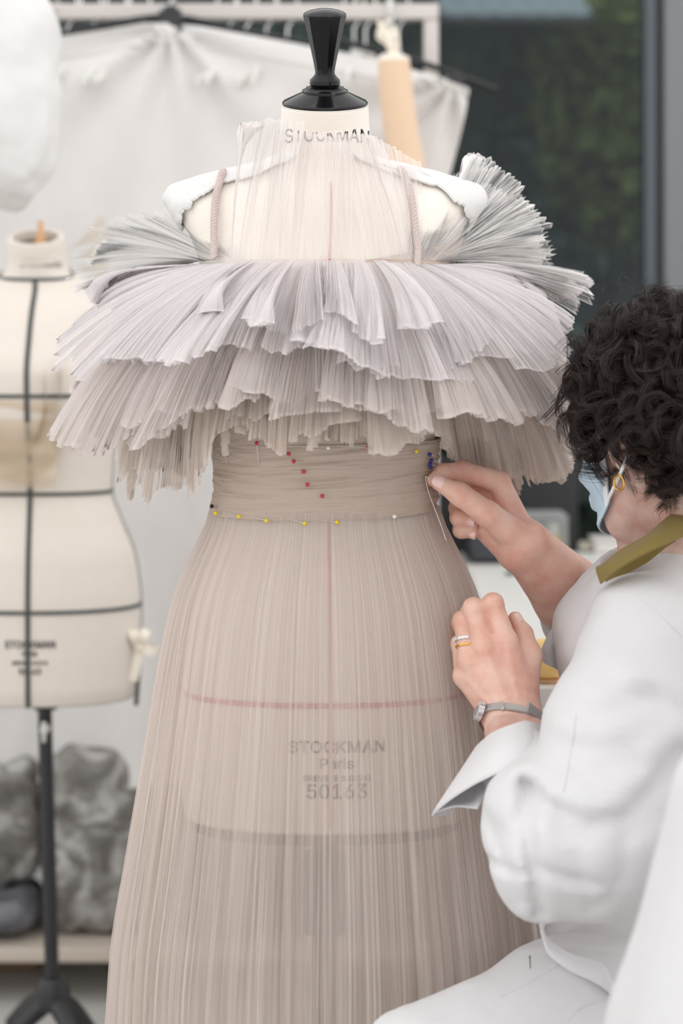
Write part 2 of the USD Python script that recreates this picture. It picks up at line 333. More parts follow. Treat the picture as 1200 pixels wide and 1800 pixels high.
# white sheet clipped along two black hangers
def zpx(py, D): return P(0, py, D)[2]
sy = RD - .1
edge = curve([(-60, 96), (70, 74), (180, 58), (300, 44), (420, 62), (545, 84), (660, 106), (760, 136), (822, 160)], 120)
nv = 110
V = np.zeros((nv, 120, 3)); g = np.random.default_rng(3)
for j in range(120):
    ex, ez = edge[j]
    for i in range(nv):
        t = i / (nv - 1)
        bottom = 1372 + 10 * math.sin(ex * .012)
        px = ex
        if ex > 560: px = ex - (ex - 560) / 262 * 110 * min(1, t * 4.4) ** 1.2 * .62
        py = ez + (bottom - ez) * t
        V[i, j] = (px, py, 0)
px, py = V[..., 0], V[..., 1]
T = (py - 44) / 1330
clip = [300, 800]
dep = np.zeros_like(px)
for ph, fr, am in ((.3, .021, .02), (1.7, .034, .014), (2.9, .052, .008), (.9, .011, .03)): dep += am * np.sin(px * fr + ph + .4 * np.sin(py * .004 + ph)) * np.clip(T * 2.2, .06, 1)
# drag lines that radiate from the two clips
for cx, cy in ((300, 44), (800, 142)):
    an = np.arctan2(py - cy, px - cx); rr = np.hypot(px - cx, py - cy)
    dep += .02 * np.cos(an * 11 + .5) * np.exp(-rr / 260.) * np.clip(rr / 50, 0, 1)
dep += .02 * (meshkit.fbm(np.stack([px * .012, py * .006, 0 * px], -1), 3, 5) - .5) * np.clip(T * 3, 0, 1)
Dm = sy + dep - .02
W = np.stack([(px - 600) * sy / FPX, Dm + CAM_Y, CAM_Z - (py - 600) * sy / FPX], -1)
sheet = thing('hanging_sheet', 'large white cotton sheet clipped to the black hangers on the rack', 'sheet', tuple(W[0, 60]))
obj('cloth', thick(W, .0016), M['sheet'], sheet)
obj('hem', thick(W[:4] + np.array([0, -.0025, 0]), .002), M['sheet'], sheet)

def long_hanger(label, pts, hookpx, clips):
    t = thing('long_hanger', label, 'hanger', P(pts[0][0], pts[0][1], sy))
    c = np.array([P(a, b, sy + .015) for a, b in curve(pts, 30)])
    obj('bar', tube(c, .0115, 10, flat=.6), M['black_matte'], t)
    h = P(hookpx[0], hookpx[1], sy + .015)
    obj('hook', tube(curve([h, h + (0, .02, .04), (h[0], ry - .03, ztop - .01), (h[0], ry - .02, ztop + .012), (h[0], ry + .01, ztop + .02), (h[0], ry + .03, ztop)], 20), .003, 8), M['steel'], t)
    for a, b, w in clips:
        q = P(a, b, sy - .012); k = w * sy / FPX
        cl = obj('clip', [box(q + (-k, -.012, -k * 1.15), q + (k, -.004, k * .9), .003), box(q + (-k, .03, -k * 1.15), q + (k, .038, k * .9), .003), box(q + (-k * .55, -.012, k * .6), q + (k * .55, .038, k * 1.25), .003)], M['black_matte'], t)
        obj('spring', tube([q + (-k * 1.05, .012, k * .5), q + (k * 1.05, .012, k * .5)], .005, 8), M['steel'], cl)
long_hanger('long black clip hanger rising at left behind the white sheet', [(75, 70), (180, 46), (300, 30), (420, 54), (545, 78)], (300, 30), [(300, 36, 20)])
long_hanger('long black clip hanger sloping down right across the window', [(560, 62), (650, 86), (745, 112), (822, 140), (872, 158)], (690, 96), [(800, 144, 16)])

# padded arm form hanging from a cord
M['padded'] = cloth('peach_jersey', srgb(228, 200, 172), 50, .08, col2=srgb(220, 190, 162))
M['cream'] = cloth('cream_cotton', srgb(240, 231, 217), 50, .1)
ad = RD - .25
arm = thing('padded_arm_form', 'peach padded arm form hanging by a cream tie from the rack', 'arm form', P(700, 90, ad))
spine = curve([(692, 92), (692, 112), (697, 170), (706, 240), (718, 310), (728, 400), (736, 470)], 60)
rad = np.interp(np.linspace(0, 1, 60), [0, .05, .1, .3, .7, .97, 1], [6, 20, 27, 30, 31, 28, 18]) * ad / FPX
sp = np.array([P(a, b, ad) for a, b in spine])
obj('sleeve', tube(sp[8:], rad[8:], 28), M['padded'], arm)
obj('cap', tube(sp[:10], rad[:10] * 1.02, 28), M['cream'], arm, label='cream cloth cap')
tie = []
for k in range(7):
    a = k * .9; tie.append(tube(curve([P(692, 96, ad), P(690 + 10 * math.cos(a), 80, ad) + (0, .006 * math.sin(a), 0), P(680 + 16 * math.cos(a * 1.7), 60 + 6 * math.sin(a), ad), P(676 + 14 * math.cos(a), 44 + 10 * math.sin(a * 2), ad)], 10), .004, 6))
obj('tie', tie, M['cream'], arm)
h = P(684, 52, ad); obj('hook', tube(curve([h, h + (0, .03, .02), (h[0], ry - .05, ztop - .04), (h[0] + .01, ry - .03, ztop + .008), (h[0] + .01, ry, ztop + .02), (h[0] + .01, ry + .03, ztop)], 20), .003, 8), M['steel'], arm)

# puffed white garment at the left edge
gd = RD - .62
gm = thing('white_garment', 'puffed white garment with a rounded lower end hanging at upper left', 'garment', P(20, 20, gd))
c0 = P(20, 200, gd)
def puff(p):
    q = (p - c0) / np.array([.098, .085, .17]); d = (np.linalg.norm(q, axis=1) - 1) * .085
    d = smin(d, sd_ell(p, P(15, 60, gd), (.095, .07, .10)), .03)
    d = smin(d, sd_ell(p, P(-70, 240, gd), (.10, .08, .16)), .03)
    n = meshkit.fbm(p * np.array([14, 14, 9]), 3, 4) - .5; r = np.abs(meshkit.noise(p * np.array([20, 20, 7]), 9) - .5)
    return d + .022 * n + .02 * r
obj('body', surface(puff, c0 - (.36, .16, .24), c0 + (.16, .16, .36), .006), M['wadding'], gm, smooth=60)
h = P(15, -15, gd); obj('hook', tube(curve([h, h + (0, .06, .03), (h[0], ry - .05, ztop - .02), (h[0], ry - .01, ztop + .02), (h[0], ry + .03, ztop)], 20), .003, 8), M['steel'], gm)
obj('gathered_neck', tube(curve([P(15, 45, gd), P(16, 20, gd), h], 10), np.linspace(.05, .012, 10), 16), M['wadding'], gm)

# wrapped bundles on the lower shelf
M['poly'] = MAT('grey_plastic_wrap', {'g': ('geometry', {}), 'n': ('noise_texture', {'scale': 14., 'detail': 4., 'distortion': 1.2}), 'r': ('rgb_ramp', {'ramp': [(.3, srgb(84, 80, 76)), (.5, srgb(118, 114, 110)), (.68, srgb(176, 174, 171))]}), 'p': ('principled_bsdf', {'roughness': .28, 'coat_weight': .4})},
                [('g.position', 'n.vector'), ('n.fac', 'r.fac'), ('r.color', 'p.base_color')])
def bundle(label, px0, px1, py0, py1, D, mat, seed, amp=.05):
    a, b = P(px0, py1, D), P(px1, py0, D); c = (a + b) / 2; hs = np.array([(b[0] - a[0]) / 2, .13, (b[2] - a[2]) / 2]); R = .05
    t = thing('wrapped_bundle', label, 'bundle', (c[0], c[1], a[2]))
    off = np.random.default_rng(seed).random(3) * 50
    def f(p):
        q = np.abs(p - c) - (hs - R); d = np.linalg.norm(np.maximum(q, 0), axis=1) + np.minimum(q.max(1), 0) - R
        w = meshkit.fbm(p * np.array([9, 9, 6]) + off, 3, seed); rd = np.abs(meshkit.noise(p * np.array([13, 13, 8]) + off + 3 * w[:, None], seed + 2) - .5)
        return d + amp * (w - .5) + amp * .8 * (.25 - rd)
    obj('wrap', surface(f, c - hs - .06, c + hs + .06, .007), mat, t, smooth=60)
M['poly_dark'] = MAT('dark_plastic_wrap', {'g': ('geometry', {}), 'n': ('noise_texture', {'scale': 10., 'detail': 4., 'distortion': 1.2}), 'r': ('rgb_ramp', {'ramp': [(.3, srgb(66, 66, 72)), (.6, srgb(110, 110, 116))]}), 'p': ('principled_bsdf', {'roughness': .3})},
                     [('g.position', 'n.vector'), ('n.fac', 'r.fac'), ('r.color', 'p.base_color')])
bundle('grey plastic-wrapped garment bundle on the rack shelf beside the gown hem', 95, 300, 1300, 1622, RD - .02, M['poly'], 1)
bundle('grey plastic-wrapped bundle on the rack shelf behind the black stand', -120, 90, 1300, 1548, RD + .02, M['poly'], 2)
bundle('added dark wrapped bundle on the rack shelf, darkening the left half of the skirt', 318, 540, 1385, 1622, RD - .02, M['poly_dark'], 7)  # added behind the tulle so the lower skirt looks darker
bundle('added dark wrapped bundle on the rack shelf, darkening the right half of the skirt', 552, 730, 1385, 1622, RD - .02, M['poly_dark'], 8)  # also added, to deepen the skirt tone below the torso
bundle('dark slate wrapped bundle low on the rack shelf at the left edge', -90, 74, 1556, 1624, RD - .06, M['poly_dark'], 3, .03)
bt = thing('cardboard_box', 'brown cardboard box on the floor under the rack shelf', 'box', P(10, 1735, RD))
b0, b1 = P(-110, 1744, RD + .12), P(76, 1698, RD + .12)
M['card'] = cloth('brown_cardboard', srgb(128, 106, 80), 20, .1)
obj('body', box((b0[0], b0[1] - .1, .0), (b1[0], b1[1] + .2, .055), .003), M['card'], bt)
obj('lid', box((b0[0] - .004, b0[1] - .104, .055), (b1[0] + .004, b1[1] + .204, .075), .003), M['card'], bt)
# ------------------------------------------------------------------ dress forms
class Form:
    """half widths a, half depths b, centre depth c against z; super-elliptic sections"""
    def __init__(s, cx, cy, rows, n=2.25):
        r = np.array(rows, float); s.z, s.a, s.b, s.c = r.T; s.cx, s.cy, s.n = cx, cy, n
        from scipy.interpolate import PchipInterpolator as PI
        s.fa, s.fb, s.fc = PI(s.z, s.a), PI(s.z, s.b), PI(s.z, s.c)
    def at(s, phi, z, off=0.0):
        """phi 0 = towards the eye, 90 degrees = picture right"""
        phi, z = np.broadcast_arrays(np.asarray(phi, float), np.asarray(z, float)); k = 2 / s.n
        a, b, c = s.fa(z) + off, s.fb(z) + off, s.fc(z); sn, cs = np.sin(phi), np.cos(phi)
        return np.stack([s.cx + a * np.sign(sn) * np.abs(sn) ** k, s.cy + c - b * np.sign(cs) * np.abs(cs) ** k, z], -1)
    def mesh(s, z0, z1, nz=90, nph=120, off=0.0):
        z = np.linspace(z0, z1, nz); ph = np.arange(nph) / nph * 2 * np.pi
        v = s.at(ph[None], z[:, None], off); f = tri(grid_faces(nz, nph, True)); v = v.reshape(-1, 3); k = len(v)
        v = np.vstack([v, s.at(0, z0)[None] * 0 + [s.cx, s.cy + s.fc(z0), z0], [[s.cx, s.cy + s.fc(z1), z1]]]); j = np.arange(nph); j2 = (j + 1) % nph
        f = np.vstack([f, np.stack([j2, j, np.full(nph, k)], 1), np.stack([(nz - 1) * nph + j, (nz - 1) * nph + j2, np.full(nph, k + 1)], 1)])
        return trimesh.Trimesh(v, f, process=False)
    def front(s, x, z, off=0.0):
        x = np.asarray(x, float); z = np.asarray(z, float); a, b = s.fa(z) + off, s.fb(z) + off
        q = np.clip(1 - np.abs((x - s.cx) / a) ** s.n, 0, 1) ** (1 / s.n)
        return s.cy + s.fc(z) - b * q
    def band(s, pts_phi, pts_z, w, off=.0012, along='h'):
        """tape laid on the surface along (phi, z)"""
        c = s.at(pts_phi, pts_z, off); up = np.zeros_like(c)
        t = np.gradient(c, axis=0); t /= np.linalg.norm(t, axis=1, keepdims=True)
        out = s.at(pts_phi, pts_z, .02) - s.at(pts_phi, pts_z, 0); out /= np.linalg.norm(out, axis=1, keepdims=True)
        sd = np.cross(t, out); sd /= np.linalg.norm(sd, axis=1, keepdims=True)
        return thick(np.stack([c - sd * w / 2, c, c + sd * w / 2], 0), .0011)
    def text(s, text, cxpx_x, z, height, bold=False, squeeze=1.0):
        m = meshkit.text_mesh(text, height, .0006, bold); v = np.array(m.vertices); v[:, 0] *= squeeze
        x = cxpx_x + v[:, 0] - (v[:, 0].min() + v[:, 0].max()) / 2; zz = z + v[:, 1]
        y = s.front(x, zz) - .0004 - v[:, 2]
        return trimesh.Trimesh(np.stack([x, y, zz], 1), m.faces, process=False)
Zm = lambda py, D=2.5: CAM_Z - (py - 600) * D / FPX

# ---- the main dress form
fx = gx(571, 2.5)
zb = Zm(1470, 2.38)
mf = Form(fx, 0.0, [(zb, .176, .118, 0), (zb + .03, .179, .121, 0), (Zm(1240), .180, .124, 0), (Zm(1100), .170, .120, 0), (Zm(960), .146, .104, 0), (Zm(850), .1315, .092, 0), (Zm(760), .138, .098, -.004),
    (Zm(640), .152, .122, -.012), (Zm(560), .156, .126, -.014), (Zm(470), .157, .106, -.004), (Zm(420), .168, .094, .004), (Zm(385), .182, .084, .008), (Zm(350), .1955, .068, .012), (Zm(328), .190, .057, .016), (Zm(312), .160, .053, .018), (Zm(296), .118, .052, .018),
    (Zm(282), .074, .051, .016), (Zm(268), .0585, .0515, .012), (Zm(240), .0565, .0525, .006), (Zm(184), .0545, .0525, -.006)], 2.2)
df = thing('dress_form', 'cream dress form wearing the pleated tulle gown', 'dress form', (fx, 0, 0))
zn = Zm(184)
def lean(m, z1, dz, yc, deg):
    v = np.array(m.vertices); w = np.clip((v[:, 2] - (z1 - dz)) / dz, 0, 1); v[:, 2] += w * (v[:, 1] - yc) * math.tan(math.radians(deg)); return trimesh.Trimesh(v, m.faces, process=False)
obj('torso', lean(mf.mesh(zb, zn, 200, 160), zn, .05, -.004, 16), M['canvas'], df, smooth=True)
# padded white shoulder wraps with a ragged lower edge
for sgn in (-1, 1):
    nu, nw = 40, 110; g = np.random.default_rng(5 + sgn)
    wob = np.convolve(g.normal(size=nw + 12), np.ones(7) / 7, 'valid')[:nw]
    V = np.zeros((nw, nu, 3)); z1 = Zm(274)
    for i in range(nw):
        k = 1 - abs(2 * i / (nw - 1) - 1)                                   # 0 at the neck front, 1 over the shoulder end, 0 at the neck back
        ph = math.radians(sgn * (28 + 124 * i / (nw - 1)))
        edge = Zm(np.interp(k, [0, .28, .5, .72, 1], [306, 342, 368, 388, 408])) + .007 * wob[i]
        for j in range(nu):
            z = z1 + (edge - z1) * j / (nu - 1)
            V[i, j] = mf.at(ph, z, .0075 * min(1., .45 + 4. * j / nu) * (1 if j < nu - 1 else .75))
    V += .0045 * (meshkit.fbm(V * 45, 3, 8)[..., None] - .5)
    obj('shoulder_pad', thick(V if sgn > 0 else V[::-1], .0025), M['wadding'], df, label='white wadded shoulder wrap with torn edge')
# black neck cap, collar rings and faceted knob
nc = np.array([fx, -.004, 0]); zc = Zm(184)
tilt = trimesh.transformations.rotation_matrix(math.radians(16), [1, 0, 0], [fx, -.004, zc])
R = 75 * 2.5 / FPX; s = 2.5 / FPX
cap = lathe([(0, zc - .004), (R * .96, zc - .004), (R, zc - .001), (R, zc + 3 * s), (R * .97, zc + 6 * s), (R * .55, zc + 21 * s), (R * .5, zc + 23 * s), (0, zc + 23 * s)], (fx, -.004), 96); cap.apply_transform(tilt)
obj('neck_cap', cap, M['black_gloss'], df, smooth=35)
ring = lathe([(0, 0), (40 * s, 0), (41 * s, 2 * s), (40 * s, 6 * s), (35 * s, 8 * s), (33 * s, 11 * s), (0, 11 * s)], sides=64); ring.apply_translation((fx, -.004, zc + 19 * s)); ring.apply_transform(tilt)
obj('cap_ring', ring, M['black_gloss'], df, smooth=35)
prof = [(0, 26), (24, 26), (25, 31), (27, 37), (26, 43), (21, 48), (17.5, 53), (17, 58), (19, 70), (24, 95), (30, 122), (36, 149), (37.5, 155), (37.5, 157), (34, 160), (26, 163.5), (15, 166), (5, 167), (0, 167)]
kn = lathe([(r * s, z * s) for r, z in prof], sides=72)
v = np.array(kn.vertices); ang = np.arctan2(v[:, 1], v[:, 0]); zz = v[:, 2] / s
fac = np.clip((zz - 46) / 10, 0, 1) * np.clip((161 - zz) / 6, 0, 1)
w = 2 * np.pi / 12; loc = (ang + w / 2) % w - w / 2; flat = np.cos(w / 2) / np.cos(loc)
v[:, :2] *= (1 + fac * (flat * 1.03 - 1) + .0)[:, None]
kn = trimesh.Trimesh(v, kn.faces, process=False); kn.apply_translation((fx, -.004, zc)); kn.apply_transform(tilt)
obj('knob', kn, M['black_gloss'], df, smooth=14, label='black faceted wooden knob')
obj('lettering', mf.text('STOCKMAN', fx + .003, Zm(246, 2.44), .0165, False, .82), M['ink'], df, label='black stamped lettering on the neck')
zz = np.linspace(Zm(325), Zm(1460, 2.38), 120)
obj('center_seam', mf.band(np.zeros(120) + .03, zz, .0028), M['tape_red'], df, label='red centre line')
ph = np.linspace(-math.pi, math.pi, 160)
obj('hip_tape', mf.band(ph, np.full(160, Zm(1240, 2.38)), .0062), M['tape_red'], df, label='red hip line tape')
tx = gx(592, 2.38)
for t, py, h in (('STOCKMAN', 1322, .0135), ('Paris', 1350, .012), ('BREVETE S.G.D.G', 1372, .0065), ('50163', 1403, .017)):
    obj('lettering', mf.text(t, tx, Zm(py, 2.38), h, True, 1.1 if t != '50163' else 1.0), M['ink'], df, label='grey stamped lettering low on the torso')
dk = mf.mesh(zb - .014, zb - .001, 4, 100, -.006)
M['felt_dark'] = plain('dark_felt', srgb(112, 104, 99), .9)
obj('base_band', dk, M['felt_dark'], df, label='dark under-board of the torso')
M['pole_wood'] = cloth('dark_brass_pole', srgb(120, 106, 86), 30, .05)
obj('pole', tube([(fx, 0, .05), (fx, 0, zb)], .017, 20), M['pole_wood'], df)
obj('pole_sleeve', tube([(fx, 0, zb - .15), (fx, 0, zb - .05)], .026, 24), M['black'], df)
obj('pole_sleeve', tube([(fx, 0, .10), (fx, 0, .43)], .024, 24), M['black'], df)
for k in range(4):
    a = k * math.pi / 2 + .5; d = np.array([math.cos(a), math.sin(a), 0])
    obj('foot', tube(curve([np.array([fx, 0, .16]), np.array([fx, 0, .12]) + d * .12, np.array([fx, 0, .035]) + d * .25], 10), np.linspace(.018, .012, 10), 10), M['black'], df)
    obj('caster', tube([np.array([fx, 0, .017]) + d * .25 + (-.01, 0, 0), np.array([fx, 0, .017]) + d * .25 + (.01, 0, 0)], .017, 16), M['black'], df)

# ---- the second form, blurred at the left
BD = 3.6; bx, by = gx(64, BD), BD + CAM_Y
zB = lambda py, D=BD: CAM_Z - (py - 600) * D / FPX
q = BD / FPX
bf = Form(bx, by, [(zB(1222), 172 * q, 122 * q, 0), (zB(1195), 180 * q, 128 * q, 0), (zB(1060), 183 * q, 130 * q, 0), (zB(980), 174 * q, 124 * q, 0), (zB(910), 148 * q, 106 * q, 0), (zB(862), 132 * q, 94 * q, 0), (zB(800), 136 * q, 98 * q, -.004),
    (zB(720), 150 * q, 118 * q, -.014), (zB(660), 155 * q, 122 * q, -.016), (zB(590), 156 * q, 104 * q, -.004), (zB(545), 172 * q, 86 * q, .006), (zB(522), 180 * q, 70 * q, .012), (zB(508), 168 * q, 60 * q, .016), (zB(498), 130 * q, 56 * q, .018), (zB(488), 80 * q, 54 * q, .018), (zB(480), 60 * q, 52 * q, .014), (zB(462), 52 * q, 50 * q, .008), (zB(424), 50 * q, 49 * q, -.004)], 2.2)
b2 = thing('dress_form', 'ecru dress form with black style tapes on a black stand at left', 'dress form', (bx, by, 0))
obj('torso', lean(bf.mesh(zB(1222), zB(436), 180, 140), zB(436), .04, by - .004, 20), M['canvas_bg'], b2, smooth=True)
def tl(m): m.apply_transform(trimesh.transformations.rotation_matrix(math.radians(20), [1, 0, 0], [bx, by - .004, zB(430)])); return m
ro, ri = 51 * q, 40 * q
obj('neck_rim', tl(lathe([(ro, zB(440)), (ro * 1.02, zB(424)), (ro * .96, zB(415)), (ri, zB(416)), (ri, zB(434)), (0, zB(434))], (bx, by - .004), 64)), M['canvas_bg'], b2)
M['board_brown'] = plain('brown_neck_board', srgb(120, 106, 92), .8)  # one even brown for the board inside the neck opening
obj('neck_board', tl(lathe([(0, zB(433)), (ri * .98, zB(433)), (ri * .98, zB(431)), (0, zB(431))], (bx, by - .004), 40)), M['board_brown'], b2)
M['peach_wood'] = plain('peach_wood', srgb(214, 168, 128), .5)
p0 = P(72, 432, BD); obj('neck_peg', [tube([p0, p0 + (0, 0, .018)], .011, 16), tube([p0 + (0, 0, .018), P(71, 388, BD)], .0055, 12)], M['peach_wood'], b2, label='peach wooden peg in the neck')
cph = np.linspace(-.02, -.02, 90)
obj('style_tape', bf.band(np.full(90, .02), np.linspace(zB(492), zB(1222), 90), 8.5 * q, .002), M['tape_black'], b2, label='vertical black centre tape')
for py, lab in ((693, 'black bust tape'), (862, 'black waist tape'), (1060, 'black hip tape')):
    obj('style_tape', bf.band(ph, np.full(160, zB(py)), 6.5 * q, .002), M['tape_black'], b2, label=lab)
obj('style_tape', bf.band(ph, np.full(160, zB(480)) - .013 * np.cos(ph), 6 * q, .002), M['tape_black'], b2, label='black neckline tape')
for sg in (-1, 1):
    obj('style_tape', bf.band(np.full(60, sg * math.pi / 2), np.linspace(zB(560), zB(1222), 60), 5 * q, .002), M['tape_black'], b2, label='black side seam tape')
for t, py, h in (('STOCKMAN', 1139, .0125), ('Paris', 1153, .009), ('BREVETE S.G.D.G', 1168, .006), ('50163', 1185, .010)):
    obj('lettering', bf.text(t, gx(53, BD - .13), zB(py, BD - .13), h, True, .9), M['ink'], b2, label='blurred stamped lettering low on the torso')
obj('lettering', bf.text('STOCKMAN', gx(68, BD - .05), zB(470, BD - .05), .0115, False, .8), M['ink_soft'], b2, label='faded stamped lettering on the neck')
obj('pole', tube([P(78, 1222, BD), P(92, 1740, BD)], 12.5 * q, 20), M['black'], b2)
obj('pole_socket', tube([P(80, 1222, BD), P(80, 1246, BD)], 21 * q, 24), M['black'], b2)
kb = P(84, 1275, BD) + (0, -.022, 0); obj('clamp_key', [tube([kb, kb + (0, -.02, 0)], .008, 14), box(kb + (-.004, -.028, -.022), kb + (.004, -.02, .016), .002)], M['steel'], b2, label='bright steel clamp key')
hub = P(93, 1752, BD)
obj('hub', lathe([(0, hub[2] - .02), (.03, hub[2] - .02), (.032, hub[2] + .012), (.02, hub[2] + .035), (0, hub[2] + .035)], hub[:2], 24), M['black'], b2)
for px, py, dd in ((-20, 1800, -.05), (168, 1765, .12), (170, 1832, -.15), (20, 1740, .2)):
    e = P(px, py, BD + dd); e[2] = .05
    obj('foot', tube(curve([hub, hub * .5 + e * .5 + (0, 0, .012), e], 9), np.linspace(.019, .013, 9), 10), M['black'], b2)
    obj('caster', [tube([(e[0], e[1] - .011, .021), (e[0], e[1] + .011, .021)], .021, 18), tube([(e[0], e[1], .03), (e[0], e[1], .055)], .01, 10)], M['black'], b2)
# sheer drape and trimmings on the second form
M['sheer'] = tulle('ecru_sheer', srgb(226, 208, 182), srgb(240, 226, 204), .35, .6, 60., 4., .25)
def drape(nm, pts, wid, parent, mat, n=60, m=14, seed=1):
    c = curve(pts, n); V = np.zeros((n, m, 3)); t, A, B = frames(c)
    for j in range(m):
        u = j / (m - 1) - .5; V[:, j] = c + np.array([0, 0, 1.])[None] * (u * wid) + np.array([0, -1., 0])[None] * (.006 * np.sin(j * 1.9 + np.arange(n) * .05 + seed)[:, None])
    uv = np.stack(np.meshgrid(np.linspace(0, 1, m), np.linspace(0, 1, n)), -1).reshape(-1, 2)
    obj(nm, grid_mesh(V), mat, parent, uv=uv)
sc = thing('sheer_scarf', 'ecru sheer scarf looped low across the ecru dress form', 'scarf', P(40, 700, BD - .16))
fr = lambda px, py, o=.012: np.array([gx(px, BD - .1), bf.front(gx(px, BD - .1), zB(py, BD - .1)) - o, zB(py, BD - .1)])
drape('loop', [fr(112, 640), fr(112, 720), fr(104, 780), fr(80, 818), fr(45, 832), fr(10, 824), fr(-20, 800), fr(-50, 760), fr(-56, 660)], .035, sc, M['sheer'])
drape('loop', [fr(86, 660), fr(86, 712), fr(74, 760), fr(50, 786), fr(22, 788), fr(-10, 776), fr(-24, 720)], .03, sc, M['sheer'], seed=4)
drape('panel', [fr(-70, 770, .02), fr(-20, 776, .02), fr(30, 776, .02), fr(80, 776, .02), fr(104, 770, .02)], .16, sc, M['sheer'], seed=9)
fl = thing('tulle_frill', 'cream tulle frill pinned behind the shoulder of the ecru form', 'frill', P(140, 480, BD + .02))
g = np.random.default_rng(12)
for k in range(7):
    b = P(118 + 3 * k, 440 + 16 * k, BD + .03); a = math.radians(30 - 22 * k + 8 * g.normal()); L = (60 + 26 * g.random()) * q
    n, m = 12, 20; V = np.zeros((n, m, 3))
    for i in range(n):
        for j in range(m):
            r = L * i / (n - 1); w = (j / (m - 1) - .5) * (.2 + .9 * i / (n - 1)); V[i, j] = b + np.array([r * math.cos(a + w * .6), .004 * math.sin(j * 2.6) * i / n + .012 * k * .3, r * math.sin(a + w * .6)])
    obj('petal', grid_mesh(V), M['sheer'], fl, uv=np.stack(np.meshgrid(np.linspace(0, .4, m), np.linspace(0, 1, n)), -1).reshape(-1, 2))
bw = thing('ribbon_bow', 'small cream ribbon bow at the hip of the ecru form', 'bow', P(246, 1135, BD - .02))
kk = P(246, 1138, BD - .05)
for sg, ang in ((-1, 110), (1, 70), (1, -10)):
    a = math.radians(ang); d = np.array([math.cos(a), -.2, math.sin(a)]); pts = [kk, kk + d * .02 + (0, -.012, 0), kk + d * .034, kk + d * .02 + (0, .012, 0), kk]
    c = curve(pts, 20); obj('loop', thick(np.stack([c + np.cross(d, [0, 1, 0]) * w for w in (-.009, -.003, .003, .009)], 1), .0012), M['cream'], bw)
obj('knot', trimesh.creation.icosphere(2, .009).apply_translation(kk), M['cream'], bw)
c = curve([kk, kk + (-.006, -.004, -.03), kk + (-.012, -.004, -.06)], 10); obj('tail', thick(np.stack([c + (w, 0, 0) for w in (-.008, 0, .008)], 1), .0012), M['cream'], bw)
tp = thing('hanging_tape', 'short dark tape end hanging at the hip of the ecru form', 'tape', P(240, 1190, BD - .02))
c = curve([P(243, 1186, BD - .04), P(241, 1215, BD - .045), P(239, 1240, BD - .04)], 12); obj('strip', thick(np.stack([c + (w, 0, 0) for w in (-.0042, 0, .0042)], 1), .001), M['tape_black'], tp)
# ------------------------------------------------------------------ the gown
gown = thing('tulle_gown', 'pleated taupe tulle gown with lilac ruffled shoulders on the dress form', 'gown', (fx, 0, 0))
M['skirt_out'] = tulle('taupe_tulle_outer', srgb(221, 208, 200), srgb(242, 232, 225), .17, .64, 300., 2.2, .22, .3)
M['skirt_in'] = tulle('taupe_tulle_inner', srgb(212, 197, 189), srgb(234, 222, 214), .27, .64, 170., 1.6, .2, .3)
M['ruffle_top'] = tulle('lilac_tulle', srgb(244, 237, 238), srgb(253, 250, 250), .44, .80, 700., 3., .22, .35, .16, fade=.62)
M['ruffle_mid'] = tulle('rose_taupe_tulle', srgb(237, 227, 223), srgb(249, 242, 239), .46, .82, 700., 3., .22, .35, .14, fade=.6)
M['ruffle_low'] = tulle('taupe_ruffle_tulle', srgb(231, 218, 208), srgb(246, 237, 229), .42, .78, 700., 3., .22, .35, .12, fade=.6)
M['collar_net'] = tulle('ivory_tulle', srgb(247, 240, 236), srgb(253, 249, 247), .18, .66, 520., 2., .22, .25, .08, .36, .68, fade=.7)
M['fan_net'] = tulle('white_tulle', srgb(250, 246, 243), srgb(254, 252, 251), .08, .90, 420., 1.5, .18, .2, .2, .46, .66)
M['veil_net'] = tulle('faint_white_tulle', srgb(250, 247, 245), srgb(254, 252, 251), .03, .42, 420., 1.5, .12, .15, .05, .44, .68, fade=.6)
M['belt'] = MAT('gathered_taupe_tulle', {'u': ('uvmap', {'attribute': 'st'}), 'mp': ('mapping', {'scale': (5., 120., 1.)}), 'n': ('noise_texture', {'scale': 1., 'detail': 3., 'distortion': .4}), 'm': ('mix', {'color1': srgb(180, 162, 150), 'color2': srgb(206, 190, 178)}),
    'b': ('bump', {'strength': .5, 'distance': .002}), 'p': ('principled_bsdf', {'roughness': .9, 'specular_ior_level': .15})}, [('u.UV', 'mp.vector'), ('mp.vector', 'n.vector'), ('n.fac', 'm.fac'), ('n.fac', 'b.height'), ('b.normal', 'p.normal'), ('m.color', 'p.base_color')])

def pleat_wave(u, seed, n):
    """a sharp-edged pleat profile of n pleats of uneven width around u in [0, 1]"""
    g = np.random.default_rng(seed); w = .35 + g.random(n); e = np.concatenate([[0], np.cumsum(w)]) / w.sum()
    k = np.clip(np.searchsorted(e, u, 'right') - 1, 0, n - 1); t = (u - e[k]) / (e[k + 1] - e[k])
    h = (.5 + g.random(n))[k]
    return h * (1 - np.abs(2 * t - 1)) * 2 - h

